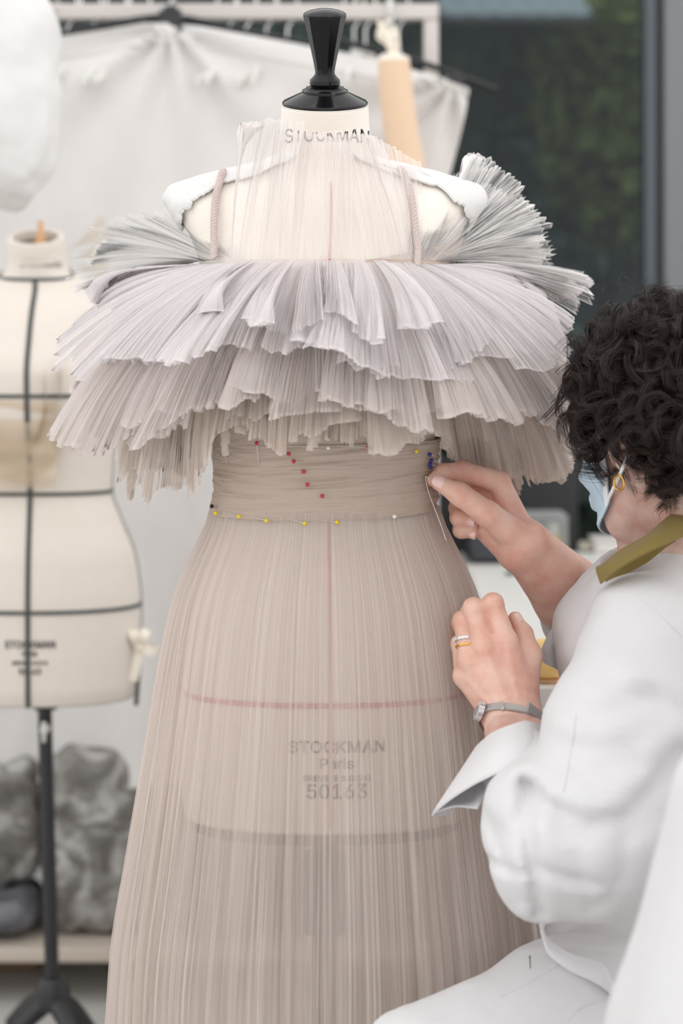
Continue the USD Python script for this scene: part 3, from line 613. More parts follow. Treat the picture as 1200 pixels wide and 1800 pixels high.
def skirt(name, rows, off, seed, mat, n_fold, amp, label):
    f = Form(fx, 0, rows, 2.0); nz, nph = 46, 1500; g = np.random.default_rng(seed)
    z = np.linspace(rows[-1][0], rows[0][0], nz); u = np.linspace(0, 1, nph); ph = u * 2 * np.pi - np.pi
    broad = sum(a * np.cos(ph * k + p) for a, k, p in zip((.55, .45, .4, .35), (9, 13, 17, 23), g.random(4) * 6.28))
    mid = pleat_wave(u, seed + 1, n_fold); fine = pleat_wave(u, seed + 2, n_fold * 5)
    V = np.zeros((nz, nph, 3)); t = (z[0] - z) / (z[0] - z[-1])
    for i in range(nz):
        k = t[i]
        o = off + amp[0] * k ** .8 * broad + amp[1] * (.12 + .88 * min(1, k * 1.6)) * mid + amp[2] * (.4 + .6 * k) * fine
        wander = .012 * math.sin(k * 5 + seed) * k
        V[i] = f.at(ph + wander + .010 * np.sin(ph * 7 + k * 4) * k, z[i], 0) ; out = f.at(ph, z[i], .05) - f.at(ph, z[i], 0); out /= np.linalg.norm(out, axis=1, keepdims=True)
        V[i] += out * o[:, None]
    V[:, -1] = V[:, 0]
    uv = np.stack(np.meshgrid(u, t), -1).reshape(-1, 2)
    return obj(name, grid_mesh(V), mat, gown, uv=uv, label=label)
zw = Zm(902, 2.4)
skirt('skirt', [(.02, .395, .36, -.01), (Zm(1790), .260, .228, -.005), (Zm(1650), .254, .222, -.004), (Zm(1500), .238, .205, -.003), (Zm(1300), .216, .182, -.002), (Zm(1180), .203, .168, 0), (Zm(1060), .186, .150, 0), (Zm(980), .164, .128, 0), (Zm(930), .146, .110, 0), (zw, .137, .0985, 0)], .006, 21, M['skirt_out'], 60, (.013, .006, .0018), None)
skirt('underskirt', [(.03, .35, .32, -.01), (Zm(1790), .236, .206, -.005), (Zm(1500), .214, .182, -.003), (Zm(1300), .199, .165, -.002), (Zm(1180), .191, .154, 0), (Zm(1060), .178, .141, 0), (Zm(980), .158, .121, 0), (Zm(930), .142, .105, 0), (zw, .1345, .096, 0)], .004, 31, M['skirt_in'], 48, (.010, .005, .0015), None)

# horizontally gathered belt and crossed bodice
def wrap_band(name, z0, z1, off, seed, mat, slope, lines, sag):
    nz, nph = 70, 360; ph = np.linspace(-np.pi, np.pi, nph); V = np.zeros((nz, nph, 3)); g = np.random.default_rng(seed)
    for i in range(nz):
        k = i / (nz - 1); z = z0 + (z1 - z0) * k - sag * np.cos(ph) * (1 - k) * .5 + slope * ph * .01
        s = np.stack([ph * 1.3, k * lines + .9 * np.sin(ph * 1.7 + seed) + ph * slope, 0 * ph + seed], -1)
        rid = np.abs(meshkit.noise(s, seed) - .5) + .5 * np.abs(meshkit.noise(s * np.array([2.2, 2.3, 1]), seed + 1) - .5)
        fineln = meshkit.noise(np.stack([ph * 3, k * 46 + ph * slope * 4, 0 * ph], -1), seed + 3)
        V[i] = mf.at(ph, z, off + .0075 * rid + .0013 * fineln + .0012 * np.sin(min(1, k * 9) * 1.57) * np.sin(min(1, (1 - k) * 9) * 1.57))
    V[:, -1] = V[:, 0]
    uv = np.stack(np.meshgrid(np.linspace(0, 1, nph), np.linspace(0, 1, nz)), -1).reshape(-1, 2)
    return obj(name, grid_mesh(V), mat, gown, uv=uv)
wrap_band('bodice', Zm(800, 2.4), Zm(470, 2.4), .003, 5, M['belt'], 3.0, 12, 0)
wrap_band('belt', Zm(906, 2.4), Zm(782, 2.4), .005, 9, M['belt'], .25, 9, .012)

# ---- ruffles: pleated fans set side by side along the neckline
def spline(st):
    from scipy.interpolate import PchipInterpolator as PI
    a = np.array([s[0] for s in st], float); p = np.array([P(*s[1:]) for s in st])
    return PI(a, p, axis=0)
def bphi(c, k):
    """where on the neckline (degrees round the form) a fan whose tip points at c is gathered"""
    a = abs(c); return np.sign(c) * (k * a if a <= 105 else k * 105 + (a - 105) / 75 * (180 - k * 105))
def fans(name, st, zbase, mat, seed, step, wide, arch, amp=.0032, lo=.86, hi=1.05, base_off=.006, label=None, hem=.004, tiltj=.06, npl=(13, 22), boff=0., bm=.6, sl=.10):
    T = spline(st); g = np.random.default_rng(seed); a0, a1 = st[0][0], st[-1][0]; parts, uvs, u0 = [], [], 0.
    c = a0 + wide[0] * .3
    while c < a1 - wide[0] * .3:
        dw = wide[0] + (wide[1] - wide[0]) * g.random(); m = int(g.integers(*npl)) ; cols = m * 4 + 1; nr = 15
        s = np.linspace(0, 1, cols); pw = pleat_wave(s, int(g.integers(1 << 30)), m)
        L = lo + (hi - lo) * g.random(); tl = g.normal() * tiltj; lift = g.normal() * .010 ; tw = g.normal() * .25
        fb = bphi(c, bm) + (s - .5) * dw * .5; ft = np.clip(c + (s - .5) * dw * 1.2 + tl * 40, a0, a1)
        B = mf.at(np.radians(fb), zbase + boff * np.sin(np.radians(fb) * 3), base_off + .003 * g.random()); E = T(ft)
        slant = (s - .5) * g.normal() * sl
        step_h = np.interp(s * 7, np.arange(8), g.normal(size=8)) * 1.2
        r = np.linspace(0, 1, nr)
        Lm = L * (1 + slant + (hem / .2) * (.5 * pw + step_h))
        d = (E - B); tipp = B + d * Lm[:, None]
        out = mf.at(np.radians(fb), zbase, .1) - mf.at(np.radians(fb), zbase, 0); out /= np.linalg.norm(out, axis=1, keepdims=True)
        ln = np.linalg.norm(d, axis=1, keepdims=True)
        C = B + d * .42 + out * ln * arch[0] + np.array([0, 0, 1.]) * ln * arch[1]
        V = (1 - r[:, None, None]) ** 2 * B + 2 * (r * (1 - r))[:, None, None] * C + (r ** 2)[:, None, None] * tipp
        tang = np.gradient(V, axis=1); rad = np.gradient(V, axis=0); nn = np.cross(rad, tang); nn /= np.linalg.norm(nn, axis=2, keepdims=True) + 1e-9
        nn = np.where((nn.mean((0, 1)) @ out.mean(0)) < 0, -nn, nn)
        A = amp * (.18 + r[:, None] ** .9) ; bend = (tw * (s - .5)[None] * .05 * r[:, None] ** 1.3 + lift * r[:, None] ** 1.2)
        V = V + nn * (A * pw[None] + bend)[..., None]
        parts.append(grid_mesh(V)); uvs.append(np.stack(np.meshgrid(u0 + s * m / 300., r), -1).reshape(-1, 2)); u0 += m / 300. + .02
        c += step * (.7 + .6 * g.random())
    return obj(name, trimesh.util.concatenate(parts), mat, gown, uv=np.vstack(uvs), label=label)
bk = lambda py, D=2.80: [(180, 571, py, D)]
back0 = lambda py, D=2.80: [(-180, 571, py, D)]
low = back0(800) + [(-115, 230, 800, 2.66), (-92, 205, 845, 2.54), (-74, 262, 880, 2.45), (-58, 330, 880, 2.40), (-49, 358, 815, 2.36), (-41, 384, 768, 2.34), (-30, 432, 764, 2.325), (-10, 512, 764, 2.315), (10, 600, 762, 2.315), (25, 680, 780, 2.32), (38, 742, 766, 2.34), (48, 786, 772, 2.40), (54, 812, 842, 2.49), (62, 868, 866, 2.525), (76, 925, 880, 2.56), (92, 1000, 828, 2.58), (112, 970, 790, 2.66)] + bk(800)
mid = back0(720) + [(-115, 150, 700, 2.66), (-92, 118, 755, 2.53), (-74, 165, 800, 2.43), (-57, 245, 770, 2.36), (-41, 335, 730, 2.315), (-25, 400, 722, 2.295), (-10, 480, 716, 2.285), (5, 570, 716, 2.285), (20, 650, 734, 2.285), (35, 735, 742, 2.295), (50, 825, 722, 2.33), (68, 930, 745, 2.40), (86, 1012, 760, 2.50), (104, 1020, 700, 2.62)] + bk(720)
upp = back0(640) + [(-115, 150, 520, 2.64), (-94, 112, 575, 2.53), (-76, 150, 650, 2.42), (-56, 250, 640, 2.34), (-38, 345, 625, 2.295), (-22, 425, 602, 2.275), (-8, 500, 620, 2.265), (4, 570, 620, 2.262), (15, 640, 645, 2.262), (28, 722, 650, 2.275), (43, 805, 655, 2.30), (59, 885, 645, 2.34), (76, 985, 630, 2.42), (92, 1036, 580, 2.52), (112, 1015, 500, 2.63)] + bk(640)
zb0 = Zm(462, 2.4)
fans('ruffle_tier', low, zb0 - .012, M['ruffle_low'], 61, 8., (12, 20), (.14, .03), label='taupe lowest ruffle tier')
fans('ruffle_tier', mid, zb0 - .006, M['ruffle_mid'], 62, 7.5, (11, 20), (.16, .04), label='rose taupe middle ruffle tier')
fans('ruffle_tier', upp, zb0, M['ruffle_top'], 63, 7.5, (8, 18), (.16, .05), lo=.70, hi=1.06, tiltj=.10, label='pale lilac upper ruffle tier')
over = [(-52, 330, 590, 2.32), (-36, 385, 590, 2.29), (-20, 450, 590, 2.27), (-6, 520, 570, 2.255), (6, 585, 560, 2.25), (18, 650, 620, 2.25), (34, 740, 610, 2.265), (50, 840, 600, 2.31)]
fans('ruffle_tier', over, zb0 + .003, M['ruffle_top'], 64, 13., (6, 11), (.18, .08), tiltj=.12, lo=.72, hi=1.06, label='short lilac top ruffle')
# standing collar and the fans that rise over the shoulders
col = [(-47, 448, 218, 2.425), (-34, 478, 212, 2.40), (-12, 530, 222, 2.39), (6, 578, 236, 2.39), (20, 622, 230, 2.395), (36, 664, 232, 2.42), (44, 694, 256, 2.455), (53, 735, 285, 2.49)]
fans('standing_collar', col, zb0 + .004, M['collar_net'], 65, 9., (17, 26), (.05, .0), bm=.92, amp=.0016, lo=.955, hi=1.005, hem=.0015, tiltj=.012, sl=.03, label='ivory tulle standing collar')
rf = [(56, 738, 290, 2.50), (66, 800, 300, 2.53), (75, 842, 292, 2.555), (83, 912, 335, 2.57), (91, 965, 405, 2.585), (99, 996, 465, 2.595), (108, 1030, 492, 2.58), (120, 1005, 560, 2.64)]
fans('shoulder_fan', rf, zb0 + .004, M['fan_net'], 66, 6., (10, 15), (.06, .04), bm=.62, amp=.0035, lo=.94, hi=1.02, hem=.003, tiltj=.03, label='ivory tulle fan over the right-hand shoulder')
lf = [(-120, 160, 520, 2.66), (-108, 130, 470, 2.64), (-98, 150, 425, 2.63), (-88, 185, 395, 2.61), (-78, 240, 378, 2.59), (-66, 315, 372, 2.56), (-54, 380, 380, 2.50)]
fans('shoulder_fan', lf, zb0 + .004, M['veil_net'], 67, 9., (10, 15), (.06, .04), bm=.62, amp=.0035, lo=.92, hi=1.02, hem=.003, tiltj=.03, label='ivory tulle fan over the left-hand shoulder')
# twisted cord straps over the shoulders
M['cord'] = cloth('mauve_cord', srgb(206, 190, 186), 200, .2)
for pts in ([(-.33, 455), (-.36, 420), (-.36, 380), (-.352, 340), (-.345, 312), (-.34, 296)], [(.36, 470), (.375, 440), (.372, 400), (.36, 350), (.34, 315), (.31, 293)]):
    pp = []
    for sx, py in pts:
        x = fx + sx * .39 if False else gx({-.33: 377, -.36: 376, -.352: 378, -.345: 384, -.34: 388, .36: 731, .375: 733, .372: 729, .34: 716, .31: 705}.get(sx, 376), 2.43)
        if sx == .36 and py == 350: x = gx(724, 2.43)
        z = Zm(py, 2.43); pp.append([x, float(mf.front(x, z, .010)), z])
    pp.append([pp[-1][0] + (.004 if pp[-1][0] < 0 else -.004), .06, pp[-1][2] - .004]); pp.append([pp[-1][0], .10, pp[-1][2] - .05])
    c = curve(pp, 120); t, A, B = frames(c); strands = []
    for k in range(3):
        a = np.linspace(0, 2 * math.pi * 17, 120) + k * 2.094
        strands.append(tube(c + .0026 * (np.cos(a)[:, None] * A + np.sin(a)[:, None] * B), .0024, 7))
    obj('strap', strands, M['cord'], gown, label='twisted mauve cord strap')

# ---- dressmaking pins
M['pin'] = plain('pin_steel', srgb(222, 220, 218), .3, metallic=.35)
pin_mats = {n: plain(n + '_pin_head', srgb(*c), .25) for n, c in (('yellow', (232, 206, 20)), ('white', (240, 236, 232)), ('red', (196, 62, 74)), ('rose', (206, 130, 128)), ('black', (22, 22, 24)), ('navy', (46, 46, 120)))}
pin_list = [('black', 371, 781, 3, 30, 'at the left end of the upper belt edge'), ('white', 394, 777, 4, 40, 'at left on the upper belt edge, beside the black pin'), ('red', 451, 779, 4, 40, 'on the upper belt edge, just left of the first yellow pin'), ('yellow', 500, 776, -40, 10, 'on the upper belt edge under the left ruffles'),
    ('white', 577, 787, -48, -2, 'in the middle of the upper belt edge'), ('rose', 645, 787, -45, -3, 'on the upper belt edge right of the middle white pin'), ('yellow', 732, 793, -30, 4, 'at the right end of the upper belt edge'),
    ('red', 507, 798, -20, -2, 'topmost of the diagonal row across the belt'), ('red', 516, 811, 20, 2, 'second from the top of the diagonal row across the belt'), ('red', 533, 829, -22, 1, 'third of the diagonal row across the belt'), ('red', 540, 852, -20, 2, 'fourth of the diagonal row across the belt'), ('red', 566, 872, 20, 3, 'lowest of the diagonal row across the belt'),
    ('navy', 755, 799, 10, 3, 'topmost of the four at the right belt end'), ('navy', 758, 809, 10, 3, 'second of the four at the right belt end'), ('navy', 756, 816, 10, 4, 'third of the four at the right belt end'), ('navy', 757, 821, 10, 5, 'lowest of the four at the right belt end'),
    ('yellow', 379, 902, -1, -12, 'leftmost on the lower belt edge'), ('yellow', 420, 908, -30, -8, 'second from left on the lower belt edge'), ('yellow', 468, 915, -26, -6, 'third from left on the lower belt edge'), ('yellow', 535, 920, -26, -8, 'fourth from left on the lower belt edge'), ('yellow', 592, 918, -24, -3, 'rightmost yellow one on the lower belt edge'),
    ('white', 693, 908, 24, -2, 'at right on the lower belt edge'), ('black', 372, 890, 4, 2, 'at the left end of the lower belt edge')]
for colr, px, py, dx, dy, where in pin_list:
    def onb(px, py, o):
        D = 2.4
        for _ in range(6): x = gx(px, D); z = Zm(py, D); D = float(mf.front(x, z, o)) - CAM_Y
        return np.array([x, D + CAM_Y, z])
    h = onb(px, py, .0150); e = onb(px + dx, py + dy, .0085)
    t = thing('pin', '%s-headed pin %s' % (colr, where), 'pin', h, 'dressmaking pins in the belt')
    obj('head', trimesh.creation.icosphere(2, .0026).apply_translation(h), pin_mats[colr], t, smooth=True)
    mdl = (h + e) / 2 + (0, -.0012, 0)
    obj('shaft', tube([h, mdl, e], .00042, 6), M['pin'], t)
# ------------------------------------------------------------------ white worktable and the things on it
M['table'] = plain('white_laminate', srgb(232, 230, 226), .35)
tz = .874; td0, td1 = 2.74, 4.5
tb = thing('worktable', 'white laminate worktable behind the woman and the gown', 'table', (.9, 1.1, 0))
obj('tabletop', box((.262, td0 + CAM_Y, tz - .03), (1.9, td1 + CAM_Y, tz), .004), M['table'], tb)
for x in (.31, 1.83):
    for y in (td0 + CAM_Y + .07, td1 + CAM_Y - .07): obj('leg', box((x - .025, y - .025, 0), (x + .025, y + .025, tz - .03), .004), M['table'], tb)
obj('modesty_panel', box((.31, 3.3 + CAM_Y, .06), (1.83, 3.32 + CAM_Y, tz - .031), .003), M['table'], tb)
def ontable(px, py): D = (CAM_Z - tz) * FPX / (py - 600.); return P(px, py, D), D
M['charcoal'] = plain('charcoal_case', srgb(58, 60, 66), .35)
a, D = ontable(815, 992); b, _ = ontable(912, 992); hgt = 88 * D / FPX
cs = thing('charcoal_case', 'dark charcoal case on the worktable beside the gown waist', 'case', ((a[0] + b[0]) / 2, a[1] + .1, tz))
obj('body', box((a[0] + .008, a[1], tz + .002), (b[0], a[1] + .26, tz + hgt * .62), .012), M['charcoal'], cs)
obj('lid', box((a[0] + .006, a[1] - .002, tz + hgt * .64), (b[0] + .002, a[1] + .262, tz + hgt), .016), M['charcoal'], cs)
obj('latch', box((a[0] + .03, a[1] - .006, tz + hgt * .55), (a[0] + .055, a[1], tz + hgt * .74), .002), M['steel'], cs)
M['clear'] = MAT('clear_plastic', {'f': ('fresnel', {'IOR': 1.45}), 'a': ('math', {'math_type': 'multiply_add', 'value2': .8, 'value3': .10}), 't': ('transparent_bsdf', {'color': (.93, .94, .94)}), 'g': ('principled_bsdf', {'base_color': (.8, .8, .8), 'roughness': .15}), 'm': ('mix_closure', {})},
                 [('f.fac', 'a.value1'), ('a.value', 'm.fac'), ('t.BSDF', 'm.closure1'), ('g.BSDF', 'm.closure2')], surface='m.closure')
a, D = ontable(908, 976); b, _ = ontable(998, 976); h = 66 * D / FPX; y0 = a[1]
cb = thing('clear_box', 'clear plastic box of thread spools on the worktable', 'box', ((a[0] + b[0]) / 2, y0 + .07, tz))
w = .003
for lo, hi, nm in (((a[0], y0, tz + .001), (b[0], y0 + w, tz + h), 'side'), ((a[0], y0 + .14, tz + .001), (b[0], y0 + .14 + w, tz + h), 'side'), ((a[0], y0 + w, tz + .001), (a[0] + w, y0 + .14, tz + h), 'side'), ((b[0] - w, y0 + w, tz + .001), (b[0], y0 + .14, tz + h), 'side'), ((a[0], y0, tz + h), (b[0], y0 + .14 + w, tz + h + .005), 'lid')):
    obj(nm, box(np.array(lo), np.array(hi), .001), M['clear'], cb)
M['spool_white'] = plain('white_thread', srgb(238, 236, 228), .6); M['spool_yellow'] = plain('yellow_thread', srgb(226, 200, 40), .6)
for k, (px, mat, lab) in enumerate(((938, 'spool_white', 'white thread spool at left in the clear box'), (972, 'spool_yellow', 'white spool with yellow band at right in the clear box'))):
    x = gx(px, D + .06); yy = y0 + .07; sp_ = thing('thread_spool', lab, 'spool', (x, yy, tz + .001)); r = .019
    obj('cone', lathe([(0, tz + .003), (r, tz + .003), (r, tz + .008), (r * .8, tz + .012), (r * .72, tz + h * .72), (r * .9, tz + h * .76), (r * .9, tz + h * .8), (0, tz + h * .8)], (x, yy), 28), M['spool_white'], sp_)
    obj('thread', lathe([(r * .7, tz + .014), (r * .98, tz + .016), (r * .95, tz + h * (.45 if k else .66)), (r * .7, tz + h * (.47 if k else .68))], (x, yy), 28), M[mat], sp_)
a, D = ontable(1044, 972); b, _ = ontable(1128, 972); wt = thing('white_tray', 'small white box on the worktable left of the olive collar', 'box', ((a[0] + b[0]) / 2, a[1] + .05, tz))
obj('body', box((a[0], a[1], tz + .001), (b[0], a[1] + .1, tz + .022), .004), M['white_paint'], wt); obj('lid', box((a[0] - .002, a[1] - .002, tz + .023), (b[0] + .002, a[1] + .102, tz + .031), .004), M['white_paint'], wt)
a, D = ontable(1018, 968); b, _ = ontable(1042, 968); rl = thing('beige_roll', 'little beige tape roll on the worktable beside the clear box', 'tape roll', ((a[0] + b[0]) / 2, a[1] + .02, tz))
c = (a + b) / 2; rr = (b[0] - a[0]) / 2
obj('tape', lathe([(rr * .45, tz + .001), (rr, tz + .001), (rr, tz + .018), (rr * .45, tz + .018), (rr * .45, tz + .001)], (c[0], c[1] + rr), 32), M['cream'], rl); obj('core', lathe([(rr * .36, tz + .001), (rr * .45, tz + .001), (rr * .45, tz + .02), (rr * .36, tz + .02), (rr * .36, tz + .001)], (c[0], c[1] + rr), 32), M['card'], rl)
a, D = ontable(906, 1012); pn = thing('marking_pen', 'short dark green marking pen lying on the bare worktable', 'pen', (a[0], a[1], tz + .004))
M['pen'] = plain('dark_green_plastic', srgb(60, 82, 76), .4)
obj('barrel', tube([a + (-.02, 0, .0045), a + (.012, .015, .0045)], .0042, 12), M['pen'], pn); obj('cap', tube([a + (.012, .015, .0045), a + (.022, .0197, .0045)], .0046, 12), M['black'], pn)
M['ochre'] = cloth('ochre_felt', srgb(250, 212, 140), 60, .2)
a = P(960, 1205, 2.79); pc = thing('pincushion', 'ochre pincushion at the worktable edge behind the left wrist', 'pincushion', (a[0], a[1], tz))
m = trimesh.creation.icosphere(3, 1.0); v = np.array(m.vertices); v *= np.array([.040, .034, .030]); v *= (1 + .06 * np.cos(6 * np.arctan2(v[:, 1], v[:, 0])) * (1 - np.abs(v[:, 2:3] / .024).ravel()))[:, None]
obj('cushion', trimesh.Trimesh(v + (a[0], a[1], tz + .0295), m.faces, process=False), M['ochre'], pc); obj('base', lathe([(0, tz + .0005), (.026, tz + .0005), (.028, tz + .006), (0, tz + .006)], (a[0], a[1]), 28), M['peach_wood'], pc)
# the black board behind the table
bp = thing('black_board', 'black upright board behind the worktable and clear box', 'board', (gx(930, 4.7), 4.7 + CAM_Y, 0))
obj('panel', box((gx(760, 4.7), 4.7 + CAM_Y - .012, .06), (gx(1014, 4.7), 4.7 + CAM_Y + .012, P(0, 800, 4.7)[2]), .003), M['black_matte'], bp)
for px in (780, 1000):
    x = gx(px, 4.7); obj('foot', box((x - .02, 4.7 + CAM_Y - .16, 0), (x + .02, 4.7 + CAM_Y + .16, .06), .004), M['black'], bp)
# ------------------------------------------------------------------ the seamstress
M['skin'] = MAT('skin', {'g': ('geometry', {}), 'n': ('noise_texture', {'scale': 38., 'detail': 5.}), 'n2': ('noise_texture', {'scale': 420., 'detail': 2.}), 'r': ('rgb_ramp', {'ramp': [(.3, srgb(221, 167, 150)), (.5, srgb(231, 186, 169)), (.7, srgb(236, 199, 183))]}),
    'b': ('bump', {'strength': .35, 'distance': .0015}), 'p': ('principled_bsdf', {'roughness': .48, 'subsurface_weight': .25, 'subsurface_scale': .004, 'subsurface_radius': (1., .35, .2), 'specular_ior_level': .35})},
    [('g.position', 'n.vector'), ('g.position', 'n2.vector'), ('n.fac', 'r.fac'), ('r.color', 'p.base_color'), ('n2.fac', 'b.height'), ('b.normal', 'p.normal')])
M['nail'] = plain('fingernail', srgb(238, 200, 194), .2, coat_weight=.4)
M['coat'] = cloth('white_cotton_coat', srgb(219, 218, 219), 90, .12, sheen=.03, col2=srgb(214, 213, 215))
M['coat_thin'] = MAT('thin_white_cotton', {'a': ('principled_bsdf', {'base_color': srgb(232, 231, 232), 'roughness': .85, 'specular_ior_level': .2}), 't': ('translucent_bsdf', {'color': srgb(226, 225, 226)}), 'm': ('mix_closure', {'fac': .12})}, [('a.BSDF', 'm.closure1'), ('t.BSDF', 'm.closure2')], surface='m.closure')
M['olive'] = cloth('olive_shirt_cloth', srgb(136, 118, 66), 120, .15, col2=srgb(124, 106, 56))
M['mask_blue'] = plain('pale_blue_mask', srgb(196, 220, 236), .8)
M['mask_white'] = plain('white_mask_edge', srgb(236, 238, 240), .8)
M['gold'] = plain('gold', srgb(222, 178, 96), .18, metallic=1.0)
M['silver'] = plain('silver', srgb(222, 220, 218), .22, metallic=.7)
M['navy_cloth'] = cloth('navy_trousers', srgb(52, 54, 64), 90, .15)
M['hairbase'] = plain('dark_brown_hair_base', srgb(34, 26, 23), .8)
M['hair'] = MAT('dark_curly_hair', {'h': ('hair_info', {}), 'r': ('rgb_ramp', {'ramp': [(0., srgb(38, 25, 21)), (.45, srgb(72, 48, 40)), (.8, srgb(112, 78, 64)), (1., srgb(158, 116, 92))]}), 'o': ('geometry', {}), 'p': ('principled_bsdf', {'roughness': .33, 'specular_ior_level': .4})},
    [('h.random', 'r.fac') if False else ('o.random_per_island', 'r.fac'), ('r.color', 'p.base_color')])

LS, LE, LW = P(1130, 1115, 2.26), P(1015, 1490, 2.12), P(898, 1266, 2.325)
RS, RE, RW = P(1290, 1030, 2.52), P(1082, 1190, 2.60), P(922, 964, 2.455)
NB = P(1188, 985, 2.38)
HC = P(1160, 752, 2.34)
hf = np.array([-.62, .74, -.22]); hf /= np.linalg.norm(hf)
hu = np.array([0, 0, 1.]) - hf * hf[2]; hu /= np.linalg.norm(hu); hl = np.cross(hu, hf)      # forward, up, left
HR = np.stack([hf, hl, hu], 1)                                                             # columns: local axes
def H(x, y, z): return HC + HR @ np.array([x, y, z], float)
def head_sd(p):
    q = (p - HC) @ HR
    d = sd_ell(q, (-.012, 0, .034), (.097, .075, .104))
    d = smin(d, sd_ell(q, (.036, 0, -.045), (.058, .056, .082)), .03)
    d = smin(d, sd_caps(q, (.062, 0, -.103), (.055, 0, -.095), .026, .03), .025)              # chin
    for s in (-1, 1):
        d = smin(d, sd_caps(q, (.0, s * .052, -.06), (.05, s * .03, -.098), .022, .022), .025)  # jaw
        d = smin(d, sd_caps(q, (.062, s * .036, -.035), (.07, s * .03, -.04), .018, .016), .02) # cheek
        d = smax(d, -sd_ell(q, (.094, s * .032, .002), (.016, .019, .012)), .012)              # eye socket
        d = smin(d, sd_caps(q, (.084, s * .018, .018), (.076, s * .045, .016), .009, .008), .012)  # brow
        d = smin(d, sd_ell(q, (.080, s * .031, .0), (.0125, .0135, .0115)), .003)                # eyelid
        e = sd_ell(q, (-.006, s * .079, -.018), (.021, .010, .032)); e = smax(e, -sd_ell(q, (.0, s * .090, -.016), (.011, .008, .018)), .006)
        d = smin(d, e, .006)                                                                   # ear
    d = smin(d, sd_caps(q, (.090, 0, .006), (.108, 0, -.034), .008, .0125), .012)               # nose
    for s in (-1, 1): d = smin(d, sd_caps(q, (.100, s * .011, -.039), (.096, s * .013, -.04), .0075, .006), .006)
    d = smin(d, sd_caps(q, (.090, -.02, -.066), (.090, .02, -.066), .006, .006), .006); d = smin(d, sd_caps(q, (.089, -.018, -.076), (.089, .018, -.076), .007, .007), .006)
    return d
def neck_sd(p): return smin(sd_caps(p, H(-.028, 0, -.07), NB + (0, 0, .02), .052, .056), sd_caps(p, NB + (0, 0, .02), NB + (0, 0, -.05), .058, .085), .03)
LP = [P(898, 1266, 2.325), P(945, 1385, 2.22), P(1010, 1490, 2.12)]
def lforearm(p):
    w = np.array([1., 0, 0])
    d = smin(sd_caps(p, P(880, 1264, 2.325), P(905, 1370, 2.235), .0205, .03), sd_caps(p, P(920, 1262, 2.33), P(950, 1370, 2.235), .0200, .03), .02)
    return smin(d, sd_caps(p, P(928, 1370, 2.235), LE, .036, .043), .03)
# left hand, seen from the back: wrist, metacarpals, then finger chains
def finger(p, pts, rad, k=.004): return chain(p, pts, rad, k)
D0 = 2.365
LF = {'index': [P(889, 1128, D0 - .02), P(866, 1062, D0 - .012), P(858, 1068, D0 + .022), P(852, 1084, D0 + .042)],
      'middle': [P(850, 1136, D0 - .022), P(832, 1070, D0 - .012), P(825, 1076, D0 + .024), P(822, 1094, D0 + .046)],
      'ring': [P(824, 1158, D0 - .016), P(813, 1092, D0 + .000), P(808, 1096, D0 + .032), P(806, 1112, D0 + .052)],
      'little': [P(816, 1188, D0 - .006), P(808, 1132, D0 + .014), P(804, 1134, D0 + .038), P(803, 1146, D0 + .054)]}
LFR = {'index': (.0132, .0121, .0108, .0085), 'middle': (.0130, .0119, .0106, .0085), 'ring': (.0124, .0112, .0100, .008), 'little': (.0120, .0100, .0090, .0075)}
LT = [P(915, 1215, D0 - .01), P(929, 1152, D0 + .004), P(919, 1114, D0 + .010), P(904, 1086, D0 + .010)]; LTR = (.0195, .0150, .0115, .0075)
def lhand(p):
    d = lforearm(p)
    wr = {'index': P(912, 1246, D0 - .03), 'middle': P(897, 1248, D0 - .034), 'ring': P(882, 1248, D0 - .03), 'little': P(868, 1246, D0 - .022)}
    palm = None
    for n in LF:
        e = sd_caps(p, wr[n], LF[n][0], .019, LFR[n][0] + .0012); palm = e if palm is None else smin(palm, e, .010)
    palm = smin(palm, sd_caps(p, P(890, 1225, D0 - .012), P(862, 1160, D0 + .0), .026, .021), .015)
    palm = smin(palm, sd_caps(p, P(912, 1228, D0 - .018), LT[1], .022, .0155), .018)
    palm = smin(palm, finger(p, LT[1:], LTR[1:], .005), .006)
    for n in LF: palm = smin(palm, finger(p, LF[n], LFR[n]), .0028)
    for n in LF: palm = smin(palm, np.linalg.norm(p - LF[n][0] - (0, -.0035, 0), axis=1) - .0112, .008); palm = smin(palm, np.linalg.norm(p - LF[n][1] - (0, -.001, .001), axis=1) - LFR[n][1] - .0002, .004)
    d = smin(d, palm, .016)
    # tendons and knuckle creases
    for n in LF:
        a_, b_ = wr[n][[0, 2]], LF[n][0][[0, 2]]; q_ = p[:, [0, 2]] - a_; u_ = np.clip(q_ @ (b_ - a_) / ((b_ - a_) @ (b_ - a_)), .25, .95); s_ = np.linalg.norm(q_ - u_[:, None] * (b_ - a_), axis=1)
        d = d - np.where(p[:, 1] < D0 + CAM_Y - .01, .0013, 0) * np.exp(-(s_ / .0042) ** 2)
        for kk in (-.0035, .0, .0035):
            c = LF[n][1] + (0, 0, kk); d = d + .0009 * np.exp(-((p[:, 2] - c[2]) / .0011) ** 2 - (np.linalg.norm(p - c, axis=1) / .016) ** 2)
    a = np.abs(meshkit.noise(p * np.array([60, 60, 260]), 3) - .5) - .2
    c = P(905, 1222, D0 - .05); d = d + .0011 * a * np.exp(-(np.linalg.norm((p - c) * (1, .6, 1.1), axis=1) / .04) ** 2)
    return d
RF = {'index': [P(878, 848, 2.468), P(812, 828, 2.468), P(779, 831, 2.450), P(762, 844, 2.440)], 'middle': [P(868, 876, 2.492), P(820, 866, 2.512), P(812, 886, 2.490), P(830, 896, 2.458)],
      'ring': [P(866, 900, 2.478), P(806, 893, 2.482), P(806, 910, 2.462), P(829, 915, 2.452)], 'little': [P(874, 926, 2.480), P(812, 921, 2.484), P(810, 932, 2.466), P(830, 935, 2.456)]}
